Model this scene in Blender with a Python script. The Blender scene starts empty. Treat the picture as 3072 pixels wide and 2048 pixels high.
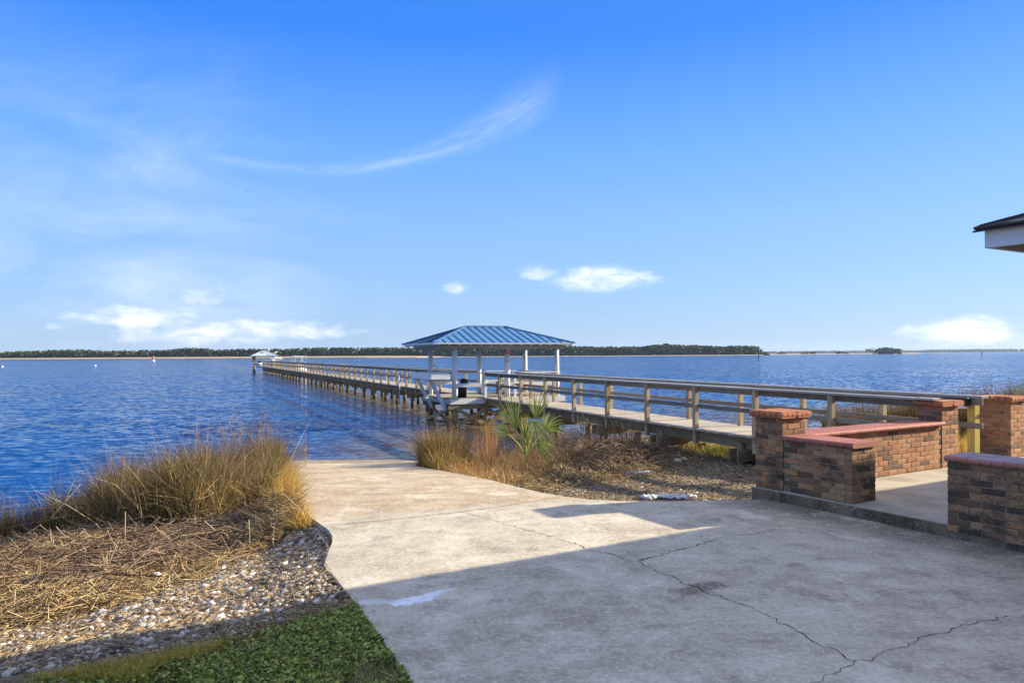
import bpy, bmesh, math, random
import numpy as np
from mathutils import Matrix, Vector

random.seed(7)
RNG = np.random.default_rng(11)
R = math.radians
SC = bpy.context.scene
COL = SC.collection

# ------------------------------------------------------------------ camera
CAM_Z = 1.8
FPX = 2200.0                     # focal length in photograph pixels (3072 wide)
ROLL = R(-0.355)
HORIZ = 40.5                     # horizon below the picture centre, photograph pixels
cam = bpy.data.cameras.new("camera")
cam.sensor_width = 36.0
cam.lens = 36.0 * FPX / 3072.0
cam.shift_y = HORIZ / 3072.0
cam.clip_start = 0.05
cam.clip_end = 30000
cam_o = bpy.data.objects.new("camera", cam)
COL.objects.link(cam_o)
cam_o.matrix_world = Matrix.Translation((0, 0, CAM_Z)) @ Matrix.Rotation(math.pi / 2, 4, 'X') @ Matrix.Rotation(ROLL, 4, 'Z')
SC.camera = cam_o

# ------------------------------------------------------------------ light
SUN_AZ = R(75.0)                 # clockwise from the view direction (+Y) towards +X
SUN_EL = R(20.5)
sun = bpy.data.lights.new("sun", 'SUN')
sun.energy = 3.55
sun.angle = R(0.53)
sun.color = (1.0, 0.87, 0.63)
sun_o = bpy.data.objects.new("sun", sun)
COL.objects.link(sun_o)
sdir = Vector((math.sin(SUN_AZ) * math.cos(SUN_EL), math.cos(SUN_AZ) * math.cos(SUN_EL), math.sin(SUN_EL)))
sun_o.rotation_euler = sdir.to_track_quat('Z', 'Y').to_euler()
sun_o.location = sdir * 50

SC.view_settings.view_transform = 'Standard'
SC.view_settings.look = 'None'
SC.view_settings.gamma = 1.0
SC.view_settings.use_curve_mapping = False
SC.view_settings.exposure = 1.92
SC.cycles.max_bounces = 6
SC.cycles.diffuse_bounces = 3
SC.cycles.glossy_bounces = 3
SC.cycles.transmission_bounces = 3
SC.cycles.volume_bounces = 0
SC.cycles.use_denoising = True

# ------------------------------------------------------------------ node helpers
class NT:
    """tiny helper for node graphs"""
    def __init__(self, nt):
        self.nt = nt
        nt.nodes.clear()
    def n(self, typ, props=None, **ins):
        nd = self.nt.nodes.new(typ)
        for k, v in (props or {}).items():
            setattr(nd, k, v)
        for k, v in ins.items():
            key = int(k[1:]) if k[0] == 'i' and k[1:].isdigit() else k.replace('_', ' ')
            self.link(v, nd.inputs[key])
        return nd
    def link(self, v, sock):
        if isinstance(v, bpy.types.NodeSocket):
            self.nt.links.new(v, sock)
        elif isinstance(v, bpy.types.Node):
            self.nt.links.new(v.outputs[0], sock)
        else:
            if sock.type == 'RGBA' and len(v) == 3:
                v = (*v, 1.0)
            sock.default_value = v
    def m(self, op, a, b=0.0, c=None, clamp=False):
        nd = self.nt.nodes.new('ShaderNodeMath')
        nd.operation = op
        nd.use_clamp = clamp
        self.link(a, nd.inputs[0]); self.link(b, nd.inputs[1])
        if c is not None:
            self.link(c, nd.inputs[2])
        return nd.outputs[0]
    def vm(self, op, a, b=None, scale=None):
        nd = self.nt.nodes.new('ShaderNodeVectorMath')
        nd.operation = op
        self.link(a, nd.inputs[0])
        if b is not None: self.link(b, nd.inputs[1])
        if scale is not None: self.link(scale, nd.inputs['Scale'])
        return nd.outputs['Value'] if op in ('LENGTH', 'DOT_PRODUCT', 'DISTANCE') else nd.outputs[0]
    def mix(self, f, a, b, blend='MIX'):
        nd = self.nt.nodes.new('ShaderNodeMix')
        nd.data_type = 'RGBA'; nd.blend_type = blend
        self.link(f, nd.inputs[0]); self.link(a, nd.inputs[6]); self.link(b, nd.inputs[7])
        return nd.outputs[2]
    def ramp(self, f, stops, interp='LINEAR'):
        nd = self.nt.nodes.new('ShaderNodeValToRGB')
        nd.color_ramp.interpolation = interp
        els = nd.color_ramp.elements
        while len(els) < len(stops): els.new(0.5)
        for e, (p, c) in zip(els, stops):
            e.position = p
            e.color = (*c, 1.0) if len(c) == 3 else c
        self.link(f, nd.inputs[0])
        return nd.outputs[0]
    def noise(self, vec, scale, detail=4.0, rough=0.55, dist=0.0, out=0):
        nd = self.n('ShaderNodeTexNoise', None, Vector=vec, Scale=scale, Detail=detail, Roughness=rough, Distortion=dist)
        return nd.outputs[out]
    def ss(self, x, lo, hi):
        nd = self.nt.nodes.new('ShaderNodeMapRange')
        nd.interpolation_type = 'SMOOTHSTEP'
        self.link(x, nd.inputs[0]); self.link(lo, nd.inputs[1]); self.link(hi, nd.inputs[2])
        return nd.outputs[0]
    def sep(self, v):
        return self.n('ShaderNodeSeparateXYZ', None, i0=v).outputs
    def comb(self, x, y, z):
        return self.n('ShaderNodeCombineXYZ', None, i0=x, i1=y, i2=z).outputs[0]

def pxaz(x): return math.atan2(x - 1536, FPX)
def pxel(x, y): return math.atan2((1074 - .0062 * x) - y, math.hypot(FPX, x - 1536))

# ------------------------------------------------------------------ sky
world = bpy.data.worlds.new("World")
SC.world = world
world.use_nodes = True
t = NT(world.node_tree)
sky = t.n('ShaderNodeTexSky', dict(sky_type='NISHITA', sun_disc=False, sun_elevation=SUN_EL, sun_rotation=SUN_AZ,
                                   altitude=0.0, air_density=1.0, dust_density=0.2, ozone_density=2.0))
gen = t.n('ShaderNodeTexCoord').outputs['Generated']
dx, dy, dz = t.sep(t.vm('NORMALIZE', gen))
az = t.m('ARCTAN2', dx, dy)
el = t.m('ARCSINE', dz)
clear = t.ramp(t.m('DIVIDE', el, R(90)), [(0.0, (.54, .97, 1.67)), (0.05, (.54, 1.02, 1.85)), (0.11, (.47, .99, 2.07)), (0.17, (.28, .85, 2.14)),
                                             (0.26, (.02, .48, 2.07)), (0.45, (.05, .42, 1.7)), (1.0, (.10, .44, 1.5))])
base_sky = t.mix(0.20, t.vm('SCALE', clear, scale=0.92), t.vm('SCALE', sky.outputs[0], scale=0.36))
pc = t.comb(az, t.m('MULTIPLY', el, 2.1), 0.0)
n1 = t.noise(pc, 26.0, 6.0, 0.62, 0.35)
n2 = t.noise(pc, 9.0, 3.0, 0.5)
nn = t.m('ADD', t.m('MULTIPLY', t.m('SUBTRACT', n1, 0.5), 2.3), t.m('MULTIPLY', t.m('SUBTRACT', n2, 0.5), 1.3))
total = None
for (cx, cy, hw, hh, amp) in ((1800, 842, 175, 38, .95), (1625, 822, 80, 24, .6), (1370, 866, 48, 20, .8), (600, 885, 130, 34, .5),
                              (450, 958, 165, 34, .9), (800, 990, 270, 32, .9), (600, 1008, 280, 32, .7), (2890, 1004, 150, 36, 1.0),
                              (250, 690, 40, 12, .22), (205, 945, 40, 16, .4), (165, 980, 22, 9, .3)):
    u = t.m('MULTIPLY', t.m('SUBTRACT', az, pxaz(cx)), 1.0 / (hw / FPX))
    v = t.m('MULTIPLY', t.m('SUBTRACT', el, pxel(cx, cy)), 1.0 / (hh / FPX))
    v = t.m('MULTIPLY', v, t.m('SUBTRACT', 1.0, t.m('MULTIPLY', t.ss(v, -0.4, 0.5), 0.25)))
    r2 = t.m('ADD', t.m('MULTIPLY', u, u), t.m('MULTIPLY', v, v))
    f = t.m('ADD', t.m('SUBTRACT', 0.62, r2), nn)
    f = t.m('MULTIPLY', t.ss(f, -0.55, 1.5), t.m('MULTIPLY', t.ss(t.m('SUBTRACT', 3.4, r2), 0.0, 1.4), amp))
    total = f if total is None else t.m('MAXIMUM', total, f)
# the same kind of fair-weather clouds go on outside the frame
band = t.m('MULTIPLY', t.ss(el, 0.01, 0.05), t.m('SUBTRACT', 1.0, t.ss(el, 0.07, 0.16)))
gcl = t.m('MULTIPLY', t.ss(t.noise(t.comb(az, t.m('MULTIPLY', el, 3.0), 3.0), 7.0, 6.0, 0.6), 0.56, 0.70), band)
gcl = t.m('MULTIPLY', gcl, t.ss(t.m('ABSOLUTE', az), 0.68, 0.85))
total = t.m('MAXIMUM', total, gcl)
# thin cirrus: one long arc and some veils
u = t.m('SUBTRACT', az, pxaz(860))
arc = t.m('ADD', pxel(860, 505), t.m('MULTIPLY', t.m('MULTIPLY', u, u), 0.82))
dv = t.m('SUBTRACT', el, arc)
st = t.noise(t.comb(t.m('MULTIPLY', az, 3.0), t.m('MULTIPLY', dv, 18.0), 1.0), 3.0, 6.0, 0.6, 0.6)
wd = t.m('ADD', 0.008, t.m('MULTIPLY', t.ss(az, -0.15, 0.06), 0.018))
arcm = t.m('POWER', 2.718, t.m('MULTIPLY', t.m('POWER', t.m('DIVIDE', t.m('ABSOLUTE', dv), wd), 2.0), -1.0))
arcm = t.m('MULTIPLY', arcm, t.m('MULTIPLY', t.ss(az, -0.75, -0.05), t.m('SUBTRACT', 1.0, t.ss(az, 0.02, 0.08))))
arcm = t.m('MULTIPLY', arcm, t.m('MULTIPLY', t.ss(st, 0.2, 0.85), 0.26))
veil = t.noise(t.comb(t.m('MULTIPLY', az, 1.5), t.m('MULTIPLY', el, 4.5), 5.0), 2.6, 5.0, 0.55, 0.9)
veil = t.m('MULTIPLY', t.ss(veil, 0.36, 0.88), t.m('MULTIPLY', t.m('SUBTRACT', 1.0, t.ss(el, 0.18, 0.42)), 0.34))
veil = t.m('MULTIPLY', veil, t.m('SUBTRACT', 1.0, t.ss(az, -0.5, -0.1)))
cir = t.m('MAXIMUM', arcm, veil)
total = t.m('MAXIMUM', total, cir)
# cirrus sheet added overhead, out of view, as neutral fill for shaded ground
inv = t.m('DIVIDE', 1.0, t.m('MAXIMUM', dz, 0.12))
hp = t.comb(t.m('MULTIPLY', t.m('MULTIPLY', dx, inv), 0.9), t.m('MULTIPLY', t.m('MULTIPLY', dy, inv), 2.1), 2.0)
fill_sheet_n = t.noise(hp, 1.3, 7.0, 0.62, 0.7)
fill_sheet_c = t.m('MULTIPLY', t.ss(fill_sheet_n, 0.22, 0.55), t.ss(el, R(36), R(56)))
total = t.m('MAXIMUM', total, t.m('MULTIPLY', fill_sheet_c, 0.95))
cloudcol = t.mix(t.ss(n1, 0.40, 0.62), (2.35, 2.38, 2.55), (2.75, 2.66, 2.66))
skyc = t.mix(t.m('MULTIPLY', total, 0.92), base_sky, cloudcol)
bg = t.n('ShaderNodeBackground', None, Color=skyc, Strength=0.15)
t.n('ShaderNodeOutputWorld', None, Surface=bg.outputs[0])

# ------------------------------------------------------------------ photo pixel -> point
CA, SA = math.cos(ROLL), math.sin(ROLL)
def ray(px, py):
    xc = (px - 1536) / FPX
    yc = (1024 + HORIZ - py) / FPX
    return Vector((xc * CA - yc * SA, 1.0, xc * SA + yc * CA))
def at_z(px, py, z):
    d = ray(px, py)
    k = (z - CAM_Z) / d.z
    return Vector((d.x * k, d.y * k, z))
def at_y(px, py, y):
    d = ray(px, py)
    return Vector((d.x * y, y, CAM_Z + d.z * y))

# ------------------------------------------------------------------ object helpers
WM = {}
def reg(o, mat4):
    WM[o.name] = mat4
def link(name, data, parent=None, mat4=None, material=None):
    o = bpy.data.objects.new(name, data)
    COL.objects.link(o)
    mat4 = mat4 or Matrix.Identity(4)
    if parent is not None:
        o.parent = parent
        o.matrix_parent_inverse = WM[parent.name].inverted()
    o.matrix_basis = mat4
    reg(o, mat4)
    if material is not None and data is not None and not data.materials:
        data.materials.append(material)
    return o
def tag(o, label=None, cat=None, group=None, kind=None):
    if label: o["label"] = label
    if cat: o["category"] = cat
    if group: o["group"] = group
    if kind: o["kind"] = kind
    return o
def thing(name, loc, label, cat, group=None):
    o = link(name, None, None, Matrix.Translation(loc))
    o.empty_display_size = 0.2
    return tag(o, label, cat, group)

class MB:
    """collects geometry for one mesh (world coordinates unless stated)"""
    def __init__(self):
        self.v = []; self.f = []
    def add(self, vs, fs):
        b = len(self.v)
        self.v += [tuple(p) for p in vs]
        self.f += [tuple(b + i for i in f) for f in fs]
        return self
    def box(self, c, size, ax=None, ay=None, az_=None):
        """box centred at c; ax, ay, az_ unit axes"""
        c = Vector(c)
        ax = Vector(ax or (1, 0, 0)); ay = Vector(ay or (0, 1, 0)); az_ = Vector(az_ or (0, 0, 1))
        hx, hy, hz = size[0] / 2, size[1] / 2, size[2] / 2
        vs = [c + ax * (hx * i) + ay * (hy * j) + az_ * (hz * k) for i in (-1, 1) for j in (-1, 1) for k in (-1, 1)]
        return self.add(vs, [(0, 1, 3, 2), (4, 6, 7, 5), (0, 4, 5, 1), (2, 3, 7, 6), (0, 2, 6, 4), (1, 5, 7, 3)])
    def beam(self, a, b, w, h, up=(0, 0, 1)):
        """box from a to b, w wide sideways and h high"""
        a = Vector(a); b = Vector(b)
        d = b - a; L = d.length; d.normalize()
        side = d.cross(Vector(up)).normalized()
        u2 = side.cross(d).normalized()
        return self.box((a + b) / 2, (L, w, h), d, side, u2)
    def tube(self, pts, radii, n=8, caps=True):
        pts = [Vector(p) for p in pts]
        base = len(self.v)
        prev = None
        for i, p in enumerate(pts):
            d = (pts[min(i + 1, len(pts) - 1)] - pts[max(i - 1, 0)]).normalized()
            if prev is None:
                ref = Vector((0, 0, 1)) if abs(d.z) < 0.9 else Vector((1, 0, 0))
                s = d.cross(ref).normalized()
            else:
                s = (prev - d * prev.dot(d)).normalized()
            prev = s
            q = d.cross(s)
            r = radii[i] if hasattr(radii, '__len__') else radii
            for k in range(n):
                an = 2 * math.pi * k / n
                self.v.append(tuple(p + (s * math.cos(an) + q * math.sin(an)) * r))
        for i in range(len(pts) - 1):
            for k in range(n):
                a = base + i * n + k; b = base + i * n + (k + 1) % n
                self.f.append((a, b, b + n, a + n))
        if caps:
            self.f.append(tuple(base + k for k in range(n))[::-1])
            self.f.append(tuple(base + (len(pts) - 1) * n + k for k in range(n)))
        return self
    def prism(self, poly, z0, z1):
        n = len(poly)
        vs = [(x, y, z0) for x, y in poly] + [(x, y, z1) for x, y in poly]
        fs = [tuple(range(n))[::-1], tuple(range(n, 2 * n))] + [(i, (i + 1) % n, n + (i + 1) % n, n + i) for i in range(n)]
        return self.add(vs, fs)
    def mesh(self, name, smooth=False, bevel=0.0, origin=None):
        me = bpy.data.meshes.new(name)
        vs = self.v
        if origin is not None:
            vs = [(x - origin[0], y - origin[1], z - origin[2]) for x, y, z in vs]
        me.from_pydata(vs, [], self.f)
        bm = bmesh.new(); bm.from_mesh(me)
        bmesh.ops.recalc_face_normals(bm, faces=bm.faces)
        if bevel > 0:
            es = [e for e in bm.edges if len(e.link_faces) == 2 and e.calc_face_angle(0) > 0.6]
            bmesh.ops.bevel(bm, geom=es, offset=bevel, segments=1, affect='EDGES', profile=0.5)
        bm.to_mesh(me); bm.free()
        if smooth:
            me.polygons.foreach_set('use_smooth', [True] * len(me.polygons))
        return me
    def build(self, name, material, parent=None, smooth=False, bevel=0.0):
        c = np.array(self.v)
        o = ((c[:, 0].min() + c[:, 0].max()) / 2, (c[:, 1].min() + c[:, 1].max()) / 2, c[:, 2].min())
        me = self.mesh(name, smooth, bevel, o)
        return link(name, me, parent, Matrix.Translation(o), material)

def np_mesh(name, V, F, smooth=False):
    """fast mesh: V (n,3), F list of (m,k) int arrays"""
    me = bpy.data.meshes.new(name)
    V = np.asarray(V, dtype=np.float32)
    me.vertices.add(len(V))
    me.vertices.foreach_set('co', V.ravel())
    loops = np.concatenate([f.ravel() for f in F]).astype(np.int32)
    totals = np.concatenate([np.full(len(f), f.shape[1], dtype=np.int32) for f in F])
    starts = np.concatenate([[0], np.cumsum(totals)[:-1]]).astype(np.int32)
    me.loops.add(len(loops)); me.loops.foreach_set('vertex_index', loops)
    me.polygons.add(len(totals))
    me.polygons.foreach_set('loop_start', starts)
    me.polygons.foreach_set('loop_total', totals)
    if smooth:
        me.polygons.foreach_set('use_smooth', np.ones(len(totals), dtype=bool))
    me.update(calc_edges=True)
    me.validate()
    return me
# ------------------------------------------------------------------ materials
def mat(name):
    m = bpy.data.materials.new(name)
    m.use_nodes = True
    return m, NT(m.node_tree)
def finish(t, color, rough=0.7, normal=None, spec=0.4, metallic=0.0, **kw):
    ins = dict(Base_Color=color, Roughness=rough, Metallic=metallic, **kw)
    b = t.n('ShaderNodeBsdfPrincipled', None, **ins)
    t.link(spec, b.inputs['Specular IOR Level'])
    if normal is not None:
        t.link(normal, b.inputs['Normal'])
    t.n('ShaderNodeOutputMaterial', None, Surface=b.outputs[0])
    return b
def bump(t, h, strength=0.3, dist=0.01):
    return t.n('ShaderNodeBump', None, Strength=strength, Distance=dist, Height=h).outputs[0]
def pos(t): return t.n('ShaderNodeNewGeometry').outputs['Position']
def objco(t): return t.n('ShaderNodeTexCoord').outputs['Object']
def orand(t): return t.n('ShaderNodeObjectInfo').outputs['Random']
def island(t): return t.n('ShaderNodeNewGeometry').outputs['Random Per Island']

def wood(name, cols, axis='x', paint=None, wear=0.5, rough=0.8, tide=False):
    """weathered timber: grain runs along the object's own axis, boards differ from each other"""
    m, t = mat(name)
    oc = objco(t); rnd = orand(t)
    sc = {'x': (1.2, 14, 14), 'y': (14, 1.2, 14), 'z': (14, 14, 1.2)}[axis]
    v = t.vm('ADD', t.vm('MULTIPLY', oc, sc), t.comb(t.m('MULTIPLY', rnd, 37.0), t.m('MULTIPLY', rnd, 91.0), 0.0))
    g = t.noise(v, 1.6, 5.0, 0.65, 0.4)
    b = t.noise(oc, 2.2, 3.0)
    c = t.ramp(t.m('ADD', t.m('MULTIPLY', g, 0.75), t.m('MULTIPLY', rnd, 0.25)), [(0.25, cols[0]), (0.5, cols[1]), (0.75, cols[2])])
    c = t.mix(t.m('MULTIPLY', t.ss(b, 0.5, 0.75), 0.35), c, tuple(x * 0.55 for x in cols[1]))
    if tide:        # dark growth up to the high-water mark
        hz_ = t.m('ADD', t.sep(pos(t))[2], t.m('MULTIPLY', t.noise(pos(t), 3.0, 4.0), 0.3))
        c = t.mix(t.m('MULTIPLY', t.m('SUBTRACT', 1.0, t.ss(hz_, -0.50, -0.28)), 0.8), c, (.035, .030, .018))
    if paint:
        k = t.ss(t.m('ADD', t.noise(v, 2.4, 6.0, 0.7), t.m('MULTIPLY', t.noise(oc, 3.0, 4.0), 0.6)), 0.95 + (0.5 - wear) * 0.4, 1.05 + (0.5 - wear) * 0.4)
        pc = t.mix(t.m('MULTIPLY', t.noise(oc, 6.0, 5.0), 0.5), paint, tuple(x * 0.72 for x in paint))
        c = t.mix(k, pc, c)
    finish(t, c, rough, bump(t, g, 0.35, 0.006), 0.25)
    return m

M = {}
M['deck'] = wood('deck_wood', [(.20, .17, .135), (.36, .315, .255), (.50, .45, .37)])
M['rail'] = wood('rail_wood', [(.13, .11, .085), (.25, .21, .16), (.38, .32, .24)])
M['railcap'] = wood('sky_sheen_rail_cap', [(.20, .20, .19), (.33, .33, .32), (.46, .46, .45)], 'x', None, .5, .55)  # lighter than the rail wood: sky sheen on the caps painted into the colour
M['post'] = wood('post_wood', [(.20, .15, .085), (.43, .33, .19), (.58, .46, .28)], 'z')
M['newpost'] = wood('treated_post_wood', [(.34, .26, .06), (.60, .48, .13), (.70, .58, .22)], 'z')
M['beam'] = wood('beam_wood', [(.12, .092, .055), (.26, .195, .11), (.38, .29, .17)])
M['pile'] = wood('pile_wood', [(.07, .05, .03), (.24, .165, .085), (.44, .33, .18)], 'z', None, .5, .8, True)
M['whitepost'] = wood('white_painted_post', [(.16, .14, .11), (.3, .27, .22), (.4, .36, .3)], 'z', (.74, .75, .75), 0.32, 0.5)
M['whiteboard'] = wood('white_painted_board', [(.16, .14, .11), (.3, .27, .22), (.4, .36, .3)], 'x', (.74, .74, .72), 0.36, 0.55)
M['greywash'] = wood('grey_washed_beam', [(.14, .13, .11), (.25, .235, .2), (.36, .33, .28)], 'x', (.40, .40, .38), 0.62, 0.7)

def plain(name, col, rough=0.6, var=0.25, scale=6.0, spec=0.4, metallic=0.0):
    m, t = mat(name)
    oc = objco(t)
    n = t.noise(oc, scale, 5.0, 0.6)
    c = t.mix(t.m('MULTIPLY', t.ss(n, 0.35, 0.7), var * 2), col, tuple(x * 0.55 for x in col))
    finish(t, c, rough, bump(t, n, 0.15, 0.004), spec, metallic)
    return m
M['black'] = plain('black_plastic', (.012, .012, .014), 0.45)
M['white'] = plain('white_plastic', (.72, .73, .72), 0.4, 0.15)
M['red'] = plain('red_sign_paint', (.42, .03, .025), 0.5, 0.15)
M['orange'] = plain('orange_fabric', (.62, .16, .05), 0.8, 0.2)
M['gull'] = plain('gull_white_feathers', (.74, .73, .70), 0.8, 0.1)
M['gullgrey'] = plain('gull_grey_feathers', (.22, .23, .25), 0.8, 0.1)
M['pvc'] = plain('grey_pvc', (.42, .45, .47), 0.45, 0.1)
M['rope'] = plain('white_hose', (.6, .6, .58), 0.6, 0.1)
M['bird'] = plain('dark_bird_feathers', (.10, .09, .08), 0.8, 0.1)
M['marker'] = plain('dark_marker_pole', (.05, .04, .035), 0.8, 0.2)
M['fascia'] = plain('white_fascia_paint', (.62, .64, .68), 0.5, 0.08, 3.0)
M['soffit'] = plain('dark_soffit', (.12, .105, .09), 0.7, 0.2)
M['siding'] = plain('cream_siding', (.55, .52, .46), 0.6, 0.1)
M['cream'] = plain('pale_stone', (.50, .44, .30), 0.9, 0.35, 14.0)
M['foam'] = plain('dirty_white_foam', (.60, .60, .60), 0.9, 0.35, 14.0)
M['shell'] = plain('white_shell', (.75, .72, .68), 0.6, 0.15, 20.0)

def bricks(name, stops, stain, dark, mossy=0.0, rough=0.88, spec=0.2):
    m, t = mat(name)
    oc = objco(t); rnd = orand(t); p = pos(t)
    c = t.ramp(rnd, stops)
    n = t.noise(t.vm('ADD', oc, t.comb(t.m('MULTIPLY', rnd, 50), 0, 0)), 34.0, 5.0, 0.7)
    c = t.mix(t.m('MULTIPLY', t.ss(n, 0.48, 0.7), 0.6), c, stain)
    c = t.mix(t.m('MULTIPLY', t.ss(t.noise(oc, 90.0, 2.0), 0.58, 0.72), 0.5), c, (.42, .25, .14))
    big = t.noise(t.vm('MULTIPLY', p, (1.0, 1.0, 1.7)), 2.6, 6.0, 0.68)
    c = t.mix(t.m('MULTIPLY', t.ss(big, 0.46, 0.64), dark), c, (.045, .035, .03))
    if mossy:
        c = t.mix(t.m('MULTIPLY', t.ss(t.noise(p, 5.0, 4.0), 0.5, 0.75), mossy), c, (.13, .10, .04))
    finish(t, c, rough, bump(t, n, 0.5, 0.006), spec)
    return m
WARM = [(0.0, (.30, .125, .06)), (0.3, (.38, .18, .095)), (0.6, (.43, .235, .135)), (0.8, (.33, .16, .10)), (0.93, (.18, .10, .07)), (1.0, (.13, .08, .06))]
M['brick'] = bricks('red_brick', WARM, (.17, .075, .04), 0.25)
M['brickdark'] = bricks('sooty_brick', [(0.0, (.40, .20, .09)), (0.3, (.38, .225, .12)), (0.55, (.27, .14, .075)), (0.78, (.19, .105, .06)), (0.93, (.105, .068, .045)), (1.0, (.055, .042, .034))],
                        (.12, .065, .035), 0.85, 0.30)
M['cap'] = bricks('red_coping_brick', [(0.0, (.28, .085, .065)), (0.5, (.34, .115, .09)), (1.0, (.30, .12, .10))], (.21, .065, .06), 0.15, 0, .72, .3)
M['piercap'] = bricks('orange_cap_brick', [(0.0, (.34, .12, .06)), (0.5, (.42, .17, .085)), (1.0, (.35, .13, .08))], (.22, .08, .05), 0.2)
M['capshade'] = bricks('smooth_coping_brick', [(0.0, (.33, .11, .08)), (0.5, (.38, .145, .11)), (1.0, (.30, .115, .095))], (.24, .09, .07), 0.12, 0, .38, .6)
def mortar(name, ca, cb):
    m, t = mat(name)
    p = pos(t)
    n = t.noise(p, 30.0, 4.0)
    c = t.mix(t.ss(n, 0.4, 0.65), ca, cb)
    c = t.mix(t.m('MULTIPLY', t.ss(t.noise(p, 3.0, 4.0), 0.48, 0.66), 0.6), c, (.06, .055, .045))
    finish(t, c, 0.95, bump(t, n, 0.4, 0.004), 0.1)
    return m
M['mortar'] = mortar('mortar', (.40, .34, .22), (.25, .21, .14))
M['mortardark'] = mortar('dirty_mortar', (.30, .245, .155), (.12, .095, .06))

def metal_roof(name, col, col2, rough):
    m, t = mat(name)
    oc = objco(t)
    n = t.noise(t.vm('MULTIPLY', oc, (6, 1.0, 1.0)), 2.0, 4.0)
    c = t.mix(t.ss(n, 0.3, 0.7), col, col2)
    finish(t, c, rough, None, 0.5, 0.0)
    return m
M['roof'] = metal_roof('blue_metal_roof', (.045, .145, .31), (.065, .185, .37), 0.48)
M['seam'] = metal_roof('blue_metal_seam', (.02, .075, .15), (.035, .10, .19), 0.42)
M['palemetal'] = metal_roof('pale_metal_roof', (.30, .40, .42), (.38, .47, .49), 0.7)
M['silver'] = plain('galvanised_edge', (.55, .60, .62), 0.35, 0.1)
M['shingle'] = plain('dark_shingle', (.06, .058, .062), 0.9, 0.4, 25.0)

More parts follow.
